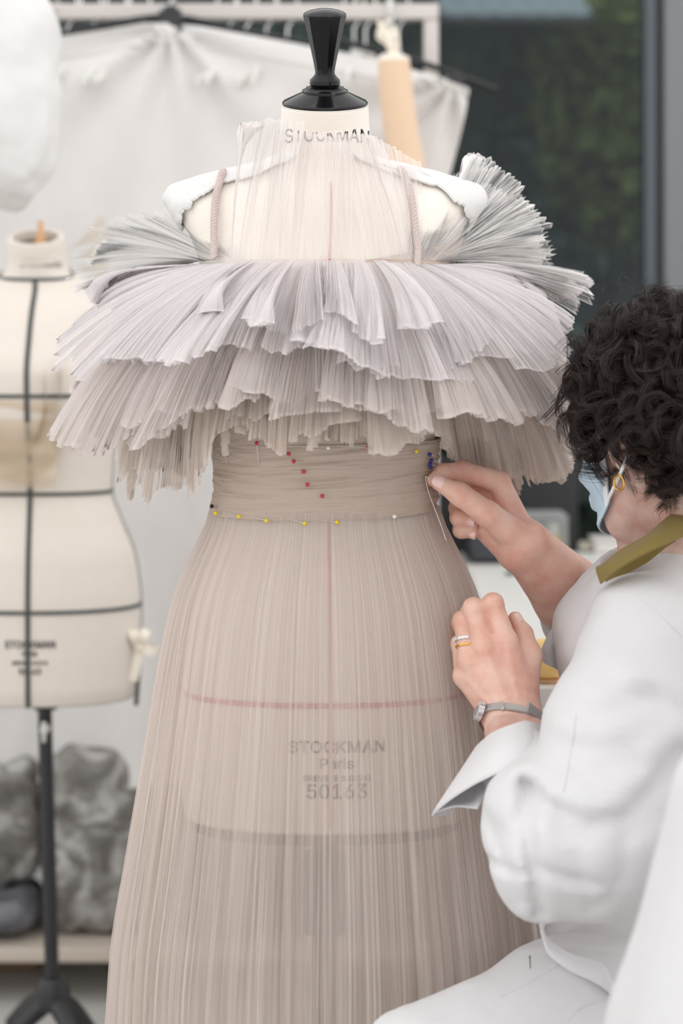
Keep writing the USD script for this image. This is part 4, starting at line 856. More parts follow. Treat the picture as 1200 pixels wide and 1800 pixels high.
RFR = {'index': (.0132, .0122, .0110, .0085), 'middle': (.0155, .0128, .0112, .009), 'ring': (.0150, .0122, .0108, .0092), 'little': (.0145, .0112, .0100, .0082)}
RT = [P(889, 948, 2.44), P(856, 903, 2.425), P(808, 869, 2.418), P(771, 849, 2.422)]; RTR = (.021, .0155, .0138, .0092)
def rarm(p):
    d = smin(sd_caps(p, P(936, 948, 2.455), P(1018, 1030, 2.53), .0200, .031), sd_caps(p, P(912, 976, 2.460), P(986, 1062, 2.53), .0195, .031), .022)
    d = smin(d, sd_caps(p, P(1002, 1048, 2.53), RE, .034, .044), .03)
    palm = sd_caps(p, P(905, 965, 2.46), P(862, 928, 2.470), .0245, .021)
    for n in RF: palm = smin(palm, sd_caps(p, P(922, 952, 2.462), RF[n][0], .019, RFR[n][0]), .008)
    palm = smin(palm, sd_caps(p, P(915, 950, 2.45), RT[1], .022, RTR[1]), .010)
    palm = smin(palm, finger(p, RT[1:], RTR[1:], .006), .006)
    for n in RF: palm = smin(palm, finger(p, RF[n], RFR[n]), .0035)
    d = smin(d, palm, .014)
    for t, w in ((.0, 1.), (.0035, .7), (-.0032, .7)):                                          # thumb knuckle creases
        c = RT[2] + np.array([.6, 0, -.8]) * t; ax = np.array([.82, 0, -.57]); s = (p - c) @ ax
        d = d + .0010 * w * np.exp(-(s / .0011) ** 2 - (np.linalg.norm(p - c, axis=1) / .014) ** 2)
    return d
fw = np.array([-.9, .43, 0])
hipL, hipR = P(1215, 1770, 2.30), P(1250, 1770, 2.50)
kneeL, kneeR = P(790, 1900, 2.12), P(1000, 1830, 2.62)
ankL, ankR = np.array([kneeL[0] + .06, kneeL[1] + .08, .10]), np.array([kneeR[0] + .10, kneeR[1] + .02, .10])
def body_rest(p):
    d = smin(head_sd(p), neck_sd(p), .02)
    d = smin(d, sd_caps(p, LS, LE, .046, .042), .03); d = smin(d, sd_caps(p, RS, RE, .046, .042), .03)
    d = smin(d, sd_caps(p, LS, RS, .05, .05), .04)
    d = smin(d, sd_caps(p, P(1195, 1130, 2.39), P(1170, 1400, 2.38), .10, .095), .06); d = smin(d, sd_caps(p, P(1170, 1400, 2.38), P(1220, 1740, 2.40), .095, .115), .06)
    for a, b, c in ((hipL, kneeL, ankL), (hipR, kneeR, ankR)):
        d = smin(d, sd_caps(p, a, b, .078, .055), .04); d = smin(d, sd_caps(p, b, c, .052, .034), .02); d = smin(d, sd_caps(p, c, c + fw * .04 + (0, 0, -.05), .034, .036), .02)
    return d
woman = thing('person', 'dark curly-haired seated person in a white coat and mask, pinning the gown', 'person', (.42, -.12, 0))
hb = lambda pts, m: (np.min(pts, 0) - m, np.max(pts, 0) + m)
lh = surface(lhand, *hb([P(800, 1040, 2.32), P(955, 1300, 2.42), P(940, 1385, 2.20)], .02), .0017)
rh = surface(rarm, *hb([P(750, 810, 2.40), P(945, 1000, 2.50), P(1040, 1100, 2.6)], .02), .0017)
hd = surface(lambda p: smin(head_sd(p), neck_sd(p), .02), *hb([HC, NB], .15), .004)
def rest_no_head(p): 
    d = body_rest(p); return smax(d, -(np.maximum(0, 0) + (NB[2] - .02 - p[:, 2])) * -1 if False else d, .001)
tor = surface(body_rest, np.array([kneeL[0] - .1, LE[1] - .12, .02]), np.array([RS[0] + .16, RS[1] + .2, NB[2] + .02]), .010)
lo_arm = surface(lforearm, *hb([LE, P(930, 1370, 2.23)], .06), .005)
ro_arm = surface(lambda p: smin(sd_caps(p, P(1002, 1048, 2.53), RE, .034, .044), sd_caps(p, RE, RS, .042, .046), .03), *hb([RE, RS, P(1002, 1048, 2.53)], .06), .008)
obj('body', [lh, rh, hd, tor, lo_arm, ro_arm], M['skin'], woman, smooth=True)
# nails
def nail(c, along, out, L, W):
    n, m = 9, 9; V = np.zeros((n, m, 3)); along = along / np.linalg.norm(along); out = out - along * (out @ along); out /= np.linalg.norm(out); sd = np.cross(along, out)
    for i in range(n):
        for j in range(m):
            u, w = i / (n - 1) * 2 - 1, j / (m - 1) * 2 - 1; wid = W * (1 - .35 * max(0, u) ** 3 - .2 * max(0, -u) ** 3)
            V[i, j] = c + along * u * L + sd * w * wid - out * (.0028 * w * w + .0010 * u * u)
    return thick(V, .0009)
def toward(p): e = np.array([0, CAM_Y, CAM_Z]) - p; return e / np.linalg.norm(e)
def on_skin(fn, c, out):
    t = np.linspace(0, .03, 200); d = fn(c + out * t[:, None]); k = np.argmax(d > 0); return c + out * t[k]
for fn, c, al, ou, L, W in ((rarm, P(775, 851, 2.42), RT[3] - RT[2], np.array([-.25, -.85, .45]), .0085, .0072), (rarm, P(824, 934, 2.46), RF['little'][3] - RF['little'][2] + (.0, 0, -.004), np.array([.1, -1, -.35]), .0058, .0050), (rarm, P(822, 914, 2.456), RF['ring'][3] - RF['ring'][2], np.array([.1, -1, -.2]), .006, .0056),
                             (lhand, P(907, 1089, D0 + .010), LT[3] - LT[2], np.array([.75, -.55, .35]), .0075, .0055)):
    ou = ou / np.linalg.norm(ou); obj('fingernail', nail(on_skin(fn, c, ou) + ou * .0005, al, ou, L, W), M['nail'], woman)
for s in (-1, 1):
    e = H(.083, s * .0315, .0); obj('eye', trimesh.creation.icosphere(3, .0118).apply_translation(e), plain('eye_white_%d' % (s + 1), srgb(232, 228, 224), .2), woman, smooth=True)
    obj('iris', trimesh.creation.icosphere(2, .0056).apply_translation(e + hf * .0078), plain('iris_brown_%d' % (s + 1), srgb(72, 50, 36), .15), woman, smooth=True)

# rings and watch follow the skin
def ring_on(fn, c, axis, width, off, th, n=64):
    axis = axis / np.linalg.norm(axis); a = np.cross(axis, [0, 0, 1.]) if abs(axis[2]) < .9 else np.cross(axis, [1., 0, 0]); a /= np.linalg.norm(a); b = np.cross(axis, a)
    R = []
    for t in np.arange(n) / n * 2 * np.pi:
        d = np.cos(t) * a + np.sin(t) * b; r = np.linspace(0, .045, 180); s = fn(c + d * r[:, None]); k = np.argmax(s > 0); R.append(r[k] if k else .03)
    R = np.array(R); R = np.minimum(R, np.median(R) * 1.5); F = np.fft.rfft(R); F[9:] = 0; R = np.maximum(R, np.fft.irfft(F, n)); F = np.fft.rfft(R); F[12:] = 0; R = np.fft.irfft(F, n) + .0003
    t = np.arange(n) / n * 2 * np.pi; d = np.cos(t)[:, None] * a + np.sin(t)[:, None] * b
    prof = [(-.5, off), (-.35, off + th), (.35, off + th), (.5, off)]
    V = np.stack([c + d * (R + o)[:, None] + axis * w * width for w, o in prof] , 0); V = np.concatenate([V, V[:1]], 0)
    return trimesh.Trimesh(V.reshape(-1, 3), tri(grid_faces(len(V), n, True)), process=False), (c, d, R)
ringf = lambda p: finger(p, LF['ring'], LFR['ring'])
rd = LF['ring'][1] - LF['ring'][0]
r1, _ = ring_on(ringf, LF['ring'][0] + rd * .34, rd + np.array([.002, 0, 0]), .0030, .0001, .0013); obj('ring', r1, M['gold'], woman, label='gold wedding band')
r2, (c2, d2, R2) = ring_on(ringf, LF['ring'][0] + rd * .52, rd + np.array([.003, 0, 0]), .0046, .0001, .0015)
ro = obj('ring', r2, M['silver'], woman, label='silver ring set with tiny stones')
st = [trimesh.creation.icosphere(1, .0009).apply_translation(c2 + d2[k] * (R2[k] + .0016) + rd / np.linalg.norm(rd) * w) for k in range(0, 64, 3) for w in (-.001, .001)]
obj('stone', st, plain('tiny_clear_stones', srgb(240, 240, 240), .08, coat_weight=1.), ro, kind='stuff')
ax = P(905, 1280, 2.32) - P(930, 1370, 2.235); wc = P(902, 1271, 2.322)
M['mesh_steel'] = MAT('steel_mesh', {'g': ('geometry', {}), 'w': ('wave_texture', {'wave_type': 'bands', 'bands_direction': 'diagonal', 'scale': 420.}), 'b': ('bump', {'strength': .7, 'distance': .001}), 'm': ('mix', {'color1': srgb(150, 148, 146), 'color2': srgb(232, 230, 228)}), 'p': ('principled_bsdf', {'metallic': .5, 'roughness': .3})},
                      [('g.position', 'w.vector'), ('w.fac', 'b.height'), ('w.fac', 'm.fac'), ('m.color', 'p.base_color'), ('b.normal', 'p.normal')])
wb, (cw, dw_, Rw) = ring_on(lhand, wc, ax + np.array([.03, 0, .03]), .0105, .0010, .0016, 96)
wa = UsdGeom.Xform.Define(stage, path_for('wristwatch', woman)).GetPrim(); tag(wa, 'steel mesh-band wristwatch')
obj('band', wb, M['mesh_steel'], wa)
k1 = int(np.argmax(dw_ @ np.array([.55, -.8, .2]))); q = cw + dw_[k1] * (Rw[k1] + .0036)
def plate(c, n, t, a, b, h, bev=.001):
    n = n / np.linalg.norm(n); t = t - n * (t @ n); t /= np.linalg.norm(t); s = np.cross(n, t); m = box(np.array([-a, -b, -h]), np.array([a, b, h]), bev); v = np.array(m.vertices) @ np.stack([t, s, n]); return trimesh.Trimesh(v + c, m.faces, process=False)
obj('clasp', plate(q, dw_[k1], np.cross(ax, dw_[k1]), .013, .0062, .0014), M['mesh_steel'], wa)
k2 = int(np.argmax(dw_ @ np.array([-.8, -.45, -.1]))); q = cw + dw_[k2] * (Rw[k2] + .004)
def disc(c, n, r, h):
    m = trimesh.creation.cylinder(r, h, sections=40); T = trimesh.geometry.align_vectors([0, 0, 1], n); m.apply_transform(T); m.apply_translation(c); return m
obj('case', disc(q, dw_[k2], .0125, .006), M['silver'], wa); obj('dial', disc(q + dw_[k2] * .0033, dw_[k2], .0108, .0008), plain('watch_glass', srgb(206, 210, 214), .05, coat_weight=1.), wa)
k3 = int(np.argmax(dw_ @ np.array([-.45, -.9, .1]))); q = cw + dw_[k3] * (Rw[k3] + .002)
obj('lug', plate(q, dw_[k3], np.cross(ax, dw_[k3]), .0022, .0066, .002), M['silver'], wa)

# mask
nu, nv = 61, 40; V = np.zeros((nv, nu, 3)); 
for i in range(nv):
    k = i / (nv - 1)
    for j in range(nu):
        th = (j / (nu - 1) * 2 - 1); a = th * math.radians(78); zt = .0 - .020 * abs(th) ** 1.5 + (-.012 if False else 0); zbm = -.112 + .034 * abs(th) ** 2.2
        V[i, j] = (a, zt + (zbm - zt) * k, k)
q0 = np.array([.018, 0, 0]); a = V[..., 0]; zz = V[..., 1]; dirs = np.stack([np.cos(a), np.sin(a), 0 * a], -1).reshape(-1, 3); base = np.stack([np.full(a.size, .018), np.zeros(a.size), zz.ravel()], 1)
r = np.full(a.size, .17)
for _ in range(60): r -= np.clip(head_sd(HC + (base + dirs * r[:, None]) @ HR.T) - .0, -.01, .02) * .9
R_ = r.reshape(nv, nu)
from scipy.ndimage import gaussian_filter
Rs = gaussian_filter(np.maximum(R_, gaussian_filter(R_, (4, 5))), (2.5, 2)); cen = np.exp(-(a / .5) ** 2) * np.exp(-((V[..., 2] - .42) / .3) ** 2) * .010
Rs = np.maximum(Rs, R_ + .002) + .0045 + cen + .0014 * np.sin(V[..., 2] * 21) * np.exp(-(a / 1.1) ** 4)
W = HC + (np.stack([.018 + np.cos(a) * Rs, np.sin(a) * Rs, zz], -1)) @ HR.T
mk = UsdGeom.Xform.Define(stage, path_for('face_mask', woman)).GetPrim(); tag(mk, 'pale blue pleated face mask')
obj('front', thick(W, .0012), M['mask_blue'], mk)
nrm = np.stack([np.cos(a), np.sin(a), 0 * a], -1) @ HR.T
for e in (slice(0, 4), slice(nv - 3, nv)): obj('edge_band', thick((W + nrm * .0011)[e], .0008), M['mask_blue'], mk)
for e in (slice(0, 4), slice(nu - 4, nu)): obj('side_band', thick((W + nrm * .0012)[:, e], .0009), M['mask_white'], mk, label='white stitched side band')
for s, j in ((-1, 1), (1, nu - 2)):
    top_, bot = W[2, j] + nrm[2, j] * .001, W[-3, j] + nrm[-3, j] * .001
    obj('ear_loop', tube(curve([top_, H(.022, s * .083, -.004), H(-.004, s * .090, .020), H(-.026, s * .088, .004), H(-.027, s * .088, -.024), H(-.010, s * .089, -.048), bot], 40), .0021, 8), M['mask_white'], mk, label='white elastic ear loop')
for s in (-1, 1):
    e = H(-.004, s * .091, -.056); t = np.linspace(0, 2 * math.pi, 40)
    obj('earring', tube(np.stack([e + hf * .0075 * np.cos(x) + hu * (.0085 * np.sin(x) - .006) for x in t]), .0014, 8), M['gold'], woman, label='gold hoop earring')

# hair: a dense base and curls
def hair_sd(p):
    q = (p - HC) @ HR
    d = sd_ell(q, (-.022, 0, .036), (.100, .092, .098)); d = smin(d, sd_ell(q, (-.060, 0, .0), (.054, .082, .076)), .03)
    d = smax(d, -sd_ell(q, (.090, 0, -.055), (.075, .080, .085)), .01)
    for s in (-1, 1): d = smax(d, -sd_ell(q, (.03, s * .085, -.055), (.055, .04, .058)), .01)
    return d
hb_ = surface(lambda p: hair_sd(p) + .018 * (np.abs(meshkit.noise(p * 42, 5) - .5)) - .005, HC - .2, HC + .22, .0045)
hr = UsdGeom.Xform.Define(stage, path_for('hair', woman)).GetPrim(); tag(hr, 'short dark brown curly hair')
obj('hair_base', hb_, M['hairbase'], hr, smooth=True)
g = np.random.default_rng(77)
v = np.array(hb_.vertices); fa = hb_.area_faces / hb_.area; nrmF = hb_.face_normals
strands, widths, tone = [], [], []
NCL = 1100
for c in range(NCL):
    f = g.choice(len(fa), p=fa); r0 = hb_.triangles_center[f]; n0 = nrmF[f].copy()
    q = (r0 - HC) @ HR
    down = -hu * (.35 + .9 * max(0, .12 - q[2]) / .2); back = -hf * .1
    d = n0 + .55 * down + back + .5 * g.normal(size=3); d /= np.linalg.norm(d)
    if q[0] > .01 and q[2] < -.018: continue
    if q[2] < -.075: continue
    L = .016 + .034 * g.random(); turns = .8 + .9 * g.random(); cr = .009 + .011 * g.random(); ns = int(g.integers(15, 25)); K = 22
    if q[2] < -.03: L *= .7
    wild = g.random() < .09
    if wild: L *= 1.55; ns = 3
    a = np.cross(d, g.normal(size=3)); a /= np.linalg.norm(a); b = np.cross(d, a); ph = g.random() * 6.28; hand = 1 if g.random() < .5 else -1
    s = np.linspace(0, 1, K); grav = np.array([0, 0, -1.]) * .012 * s[:, None] ** 2
    for k in range(ns):
        jit = g.normal(size=3) * .0014; rr = cr * (.90 + .2 * g.random()) ; p2 = ph + g.normal() * .08; LL = L * (.85 + .3 * g.random())
        an = p2 + hand * turns * 2 * np.pi * s
        off = (np.cos(an)[:, None] * a + np.sin(an)[:, None] * b) * (rr * np.minimum(1, s * 3))[:, None] + d * (.35 * rr * np.sin(an))[:, None]
        c0_ = r0 - n0 * .006 + jit * (.6 + s[:, None])
        strands.append(c0_ + d * (LL * s)[:, None] + off + grav)
        widths.append((.00062 if not wild else .0005) * (1 - .75 * s ** 2))
ko = 0
cols = ['hair_curls']
curves('curls', strands, widths, M['hair'], hr, kind='stuff')
# ------------------------------------------------------------------ the white coat, shirt collar and seat
def seg_dist2(p, pts):
    """distance in the vertical picture-parallel plane to a polyline, for creases on the near side"""
    d = np.full(len(p), 9.); q = p[:, [0, 2]]
    for a, b in zip(pts[:-1], pts[1:]):
        a, b = a[[0, 2]], b[[0, 2]]; ab = b - a; t = np.clip(((q - a) @ ab) / (ab @ ab), 0, 1); d = np.minimum(d, np.linalg.norm(q - a - t[:, None] * ab, axis=1))
    return d
UA = [P(1132, 1120, 2.27), P(1090, 1290, 2.18), P(1048, 1480, 2.10)]
FA = [P(1030, 1490, 2.11), P(942, 1440, 2.15), P(905, 1330, 2.25)]
LCR = [([(925, 1392), (960, 1412), (1020, 1432), (1090, 1418), (1150, 1375), (1195, 1330)], 2.08, .0085, .010), ([(938, 1400), (925, 1450), (932, 1520), (945, 1600)], 2.07, .0075, .006), ([(945, 1522), (990, 1534), (1045, 1542)], 2.05, .0035, .005),
       ([(868, 1512), (905, 1512)], 2.10, .004, .004), ([(955, 1290), (1010, 1310), (1090, 1300), (1160, 1270)], 2.11, .0035, .012), ([(965, 1200), (1020, 1175), (1060, 1120)], 2.2, .005, .012), ([(880, 1440), (905, 1400), (915, 1370)], 2.15, .004, .006), ([(1000, 1125), (1080, 1195), (1185, 1230)], 2.19, .006, .013), ([(960, 1225), (1040, 1250), (1150, 1225)], 2.12, .004, .011), ([(962, 1345), (1040, 1362), (1120, 1345)], 2.06, .0035, .010),
    ([(855, 1440), (880, 1490), (905, 1560)], 2.12, .0045, .006), ([(1000, 1470), (1080, 1480), (1160, 1440)], 2.03, .004, .012), ([(1010, 1500), (1030, 1570), (1040, 1600)], 2.03, .003, .007), ([(1100, 1470), (1090, 1540), (1060, 1590)], 2.03, .003, .008)]
LCRW = [(np.array([P(a, b, D) for a, b in pts]), D, dp, wd) for pts, D, dp, wd in LCR]
def lsleeve(p):
    d = smin(sd_caps(p, UA[0], UA[1], .070, .078), sd_caps(p, UA[1], UA[2], .078, .079), .03)
    f = smin(sd_caps(p, P(965, 1520, 2.10), FA[1], .058, .052), sd_caps(p, FA[0], FA[1], .066, .052), .02); f = smin(f, sd_caps(p, FA[1], FA[2], .050, .041), .02)
    return d, f
def arm_folds(p, d):
    near = 1 / (1 + np.exp((p[:, 1] - (2.14 + CAM_Y)) / .01))
    for pts, D, dp, wd in LCRW:
        s = seg_dist2(p, pts); d = d + near * dp * np.exp(-(s / wd) ** 2) - near * dp * .55 * np.exp(-((s - wd * 2.6) / (wd * 1.7)) ** 2)
    return d
RA = [RS, P(1160, 1130, 2.575), P(1090, 1185, 2.60), P(1030, 1085, 2.55), P(1012, 1058, 2.535)]
def coat_sd(p):
    u, f = lsleeve(p)
    arm_ = arm_folds(p, smin(u, f, .012))
    t = sd_ell(p, P(1205, 1120, 2.41), (.155, .17, .10)); t = smin(t, sd_caps(p, LS + (.005, .02, .0), NB + (.0, 0, -.05), .066, .085), .04)
    t = smin(t, sd_caps(p, RS, NB + (0, 0, -.05), .062, .085), .04)
    t = smin(t, sd_caps(p, P(1200, 1150, 2.42), P(1165, 1480, 2.40), .135, .130), .05); t = smin(t, sd_caps(p, P(1165, 1480, 2.40), P(1180, 1740, 2.37), .130, .165), .05)
    t = smin(t, chain(p, RA, (.062, .058, .056, .046, .043), .03), .025)
    g_ = smin(sd_caps(p, P(1210, 1790, 2.31), P(1000, 1835, 2.22), .130, .108), sd_caps(p, P(1000, 1835, 2.22), P(770, 1925, 2.13), .108, .098), .03)
    g_ = smin(g_, sd_caps(p, P(1220, 1790, 2.48), P(1010, 1850, 2.62), .125, .09), .04)
    t = smin(t, g_, .02)
    w = meshkit.fbm(p * np.array([9, 9, 5]), 3, 11) - .5; rd = np.abs(meshkit.noise(p * np.array([11, 11, 16]) + w[:, None] * 2.2, 6) - .5)
    t = t + .012 * w + .012 * (.2 - rd)
    d = smin(arm_, t, .008)
    d = d + .008 * (meshkit.fbm(p * np.array([11, 11, 11]), 2, 21) - .5) + .004 * (np.abs(meshkit.noise(p * np.array([13, 13, 26]), 31) - .5) - .2)
    # openings: neck and sleeve ends
    d = smax(d, -sd_caps(p, NB + (-.015, .01, -.02), NB + (-.03, .0, .12), .066, .085), .008)
    e = FA[2] - FA[1]; e = e / np.linalg.norm(e); d = smax(d, np.where(np.linalg.norm(p - FA[2], axis=1) < .09, (p - FA[2] - e * .005) @ e, -1.), .003)
    e = RA[4] - RA[3]; e = e / np.linalg.norm(e); d = smax(d, np.where(np.linalg.norm(p - RA[4], axis=1) < .07, (p - RA[4] - e * .004) @ e, -1.), .003)
    return d
lo_, hi_ = np.array([P(740, 0, 2.1)[0] - .09, 2.0 + CAM_Y, .50]), np.array([RS[0] + .14, 2.78 + CAM_Y, NB[2] + .09])
ct = surface(coat_sd, lo_, hi_, .0052, slack=2.4)
cg = UsdGeom.Xform.Define(stage, path_for('lab_coat', woman)).GetPrim(); tag(cg, 'white cotton work coat')
obj('coat_body', ct, M['coat'], cg, smooth=True)
# turned-back cuff of the left sleeve: a loop round the wrist that flares down to a point
def loft(rows, n): return np.array([curve(r, n) for r in rows])
e1 = [P(946, 1262, 2.36), P(952, 1275, 2.29), P(925, 1268, 2.245), P(893, 1277, 2.225), P(862, 1292, 2.24), P(838, 1312, 2.28), P(846, 1312, 2.35)]
e2 = [P(952, 1300, 2.36), P(957, 1310, 2.255), P(930, 1300, 2.20), P(885, 1310, 2.185), P(840, 1336, 2.205), P(805, 1362, 2.25), P(822, 1372, 2.34)]
e3 = [P(955, 1338, 2.34), P(958, 1345, 2.225), P(930, 1340, 2.170), P(880, 1352, 2.160), P(822, 1380, 2.175), P(772, 1412, 2.215), P(792, 1425, 2.30)]
e4 = [P(955, 1342, 2.33), P(958, 1348, 2.220), P(930, 1342, 2.165), P(878, 1356, 2.155), P(815, 1388, 2.170), P(760, 1432, 2.205), P(786, 1432, 2.29)]
Vc = loft([e1, e2, e3, e4], 60); Vc = np.array([curve(Vc[:, k], 34) for k in range(60)]).transpose(1, 0, 2)
Vc += .004 * (meshkit.fbm(Vc * 30, 3, 3)[..., None] - .5)
obj('cuff', thick(Vc, .0022), M['coat_thin'], cg, label='turned-back white cuff of the near sleeve')
# inner face of the near cuff, seen under the flap
f1 = [P(836, 1320, 2.27), P(850, 1340, 2.25), P(872, 1352, 2.22)]; f2 = [P(800, 1372, 2.25), P(826, 1396, 2.22), P(850, 1396, 2.19)]; f3 = [P(766, 1426, 2.21), P(800, 1416, 2.20), P(838, 1420, 2.175)]
Vi = loft([f1, f2, f3], 24); Vi = np.array([curve(Vi[:, k], 24) for k in range(24)]).transpose(1, 0, 2) + (0, -.004, 0); obj('cuff', thick(Vi, .002), M['coat_thin'], cg, label='inner face of the near cuff')
# far cuff
def ring_loop(c, axis, r0, n=40, flat=.85):
    axis = axis / np.linalg.norm(axis); a = np.cross(axis, [0, 1., 0]); a /= np.linalg.norm(a); b = np.cross(axis, a); t = np.linspace(0, 2 * np.pi, n); return c + r0 * (np.cos(t)[:, None] * a + flat * np.sin(t)[:, None] * b)
e = RA[4] - RA[3]; rows = [ring_loop(RA[4] + e / np.linalg.norm(e) * s, e, r) for s, r in ((.022, .0475), (.01, .049), (-.02, .051), (-.05, .053))]
obj('cuff', thick(np.array(rows) + .002 * (meshkit.fbm(np.array(rows) * 40, 2, 3)[..., None] - .5), .002), M['coat'], cg, label='white cuff of the far sleeve')
# hanging tail of the far cuff
r1 = [P(985, 1088, 2.50), P(975, 1100, 2.49), P(966, 1112, 2.50)]; r2 = [P(985, 1130, 2.50), P(968, 1138, 2.49), P(952, 1142, 2.50)]; r3 = [P(984, 1180, 2.52), P(970, 1172, 2.50), P(955, 1164, 2.51)]
Vt_ = loft([r1, r2, r3], 16); Vt_ = np.array([curve(Vt_[:, k], 24) for k in range(16)]).transpose(1, 0, 2); obj('cuff_tail', thick(Vt_, .002), M['coat'], cg)
# front flap of the coat over the lap
r1 = [P(948, 1618, 2.20), P(962, 1650, 2.185), P(1000, 1676, 2.165), P(1040, 1688, 2.155), P(1062, 1700, 2.15), P(1082, 1742, 2.15)]; r2 = [P(952, 1640, 2.19), P(966, 1678, 2.17), P(1002, 1706, 2.155), P(1036, 1722, 2.145), P(1060, 1736, 2.14), P(1078, 1752, 2.14)]
Vf = loft([r1, r2], 50); Vf = np.array([Vf[0] + (Vf[1] - Vf[0]) * s + np.array([0, -.004 * math.sin(s * 3.14), 0]) for s in np.linspace(0, 1, 10)]); obj('front_flap', thick(Vf, .003), M['coat'], cg)
# seams raised on the cloth
def on_coat(px, py, D0):
    D = np.linspace(D0 - .28, D0 + .3, 700); pts = np.array([P(px, py, d) for d in D]); s = coat_sd(pts); k = int(np.argmax(s < 0)); return pts[k] + toward(pts[k]) * .0004
def seam(line, D0, r=.0011, n=30, label=None):
    c = np.array([on_coat(a, b, D0) for a, b in curve(line, n)]); c[1:-1] = (c[:-2] + c[1:-1] * 2 + c[2:]) / 4; obj('seam', tube(c, r, 6), M['coat'], cg)
seam([(1112, 1046), (1150, 1072), (1180, 1100), (1198, 1118)], 2.24); seam([(1012, 1255), (1005, 1310), (990, 1390)], 2.1); seam([(995, 1796), (1020, 1772), (1066, 1758)], 2.2); seam([(880, 1752), (935, 1725), (990, 1690)], 2.2, .0009)
# olive collar
c1 = [P(1056, 996, 2.275), P(1090, 968, 2.262), P(1135, 942, 2.262), P(1175, 908, 2.275), P(1215, 876, 2.31), P(1262, 858, 2.38), P(1275, 880, 2.47), P(1230, 930, 2.50)]
c2 = [P(1048, 1000, 2.27), P(1080, 990, 2.245), P(1130, 958, 2.235), P(1175, 930, 2.25), P(1225, 905, 2.285), P(1288, 893, 2.375), P(1300, 915, 2.48), P(1240, 960, 2.53)]
c3 = [P(1056, 1026, 2.265), P(1084, 1002, 2.235), P(1130, 975, 2.222), P(1180, 952, 2.235), P(1236, 932, 2.275), P(1302, 922, 2.375), P(1312, 945, 2.49), P(1250, 985, 2.55)]
Vk = loft([c1, c2, c3], 70); Vk = np.array([curve(Vk[:, k], 20) for k in range(70)]).transpose(1, 0, 2)
obj('shirt_collar', thick(Vk, .0026), M['olive'], woman, label='olive green shirt collar')
c0 = [P(1062, 1000, 2.30), P(1092, 972, 2.285), P(1135, 946, 2.28), P(1172, 912, 2.29), P(1208, 880, 2.325), P(1252, 862, 2.39), P(1262, 884, 2.46), P(1222, 934, 2.49)]
cb_ = [P(1066, 1030, 2.31), P(1096, 1010, 2.29), P(1135, 990, 2.28), P(1172, 960, 2.29), P(1208, 940, 2.325), P(1252, 925, 2.39), P(1262, 940, 2.46), P(1222, 980, 2.49)]
Vs = loft([c0, cb_], 70); Vs = np.array([Vs[0] + (Vs[1] - Vs[0]) * s for s in np.linspace(0, 1, 8)]); obj('collar_stand', thick(Vs, .003), M['olive'], woman, label='olive inner collar band')
# trousers, shoes
def trous(p):
    d = None
    for a, b, c in ((hipL, kneeL, ankL), (hipR, kneeR, ankR)):
        e = smin(sd_caps(p, a, b, .086, .064), sd_caps(p, b, c, .064, .052), .02); d = e if d is None else np.minimum(d, e)
    return d + .01 * (meshkit.fbm(p * 9, 3, 2) - .5)
obj('trousers', surface(trous, np.array([kneeL[0] - .1, kneeL[1] - .12, .05]), np.array([hipR[0] + .12, kneeR[1] + .12, .74]), .011), M['navy_cloth'], woman, smooth=True)
for a in (ankL, ankR):
    def shoe(p, a=a): d = sd_caps(p, a * (1, 1, 0) + (.03, -.02, .042), a * (1, 1, 0) + fw * .13 + (0, 0, .032), .040, .030); return smax(d, .002 - p[:, 2], .004)
    obj('shoe', surface(shoe, a * (1, 1, 0) - (.2, .12, .01), a * (1, 1, 0) + (.12, .16, .11), .007), M['black_matte'], woman, smooth=True)
st_ = thing('stool', 'round work stool under the seated person', 'stool', (P(1225, 0, 2.40)[0], 2.40 + CAM_Y, 0))
sx, sy_ = P(1235, 0, 2.40)[0], 2.40 + CAM_Y
obj('seat', lathe([(0, .40), (.15, .40), (.165, .415), (.165, .44), (.15, .455), (0, .458)], (sx, sy_), 48), M['black_matte'], st_)
obj('column', tube([(sx, sy_, .08), (sx, sy_, .40)], .022, 16), M['steel'], st_)
for k in range(5):
    a = k * 2 * math.pi / 5; e = np.array([sx + .22 * math.cos(a), sy_ + .22 * math.sin(a), .055]); obj('foot', tube([(sx, sy_, .09), e], .016, 10), M['black'], st_); obj('caster', trimesh.creation.icosphere(2, .026).apply_translation(e * (1, 1, 0) + (0, 0, .026)), M['black'], st_)
# thread between the fingers and the belt
th = thing('sewing_thread', 'fine white thread hanging from the pinching fingertips at the belt', 'thread', P(757, 850, 2.44))
obj('strand', tube(curve([P(757, 846, 2.435), P(748, 838, 2.435), P(752, 862, 2.44), P(762, 890, 2.43), P(772, 915, 2.42), P(784, 950, 2.42)], 40), .00045, 6), M['mask_white'], th)
th2 = thing('sewing_needle', 'dark needle stuck upright in the white coat over the lap', 'needle', P(931, 1686, 2.15))
obj('shaft', tube([P(931, 1684, 2.16), P(932, 1702, 2.155)], .0006, 6), M['black'], th2); obj('eye_end', tube([P(931, 1680, 2.16), P(931, 1684, 2.16)], .0009, 6), M['black'], th2)

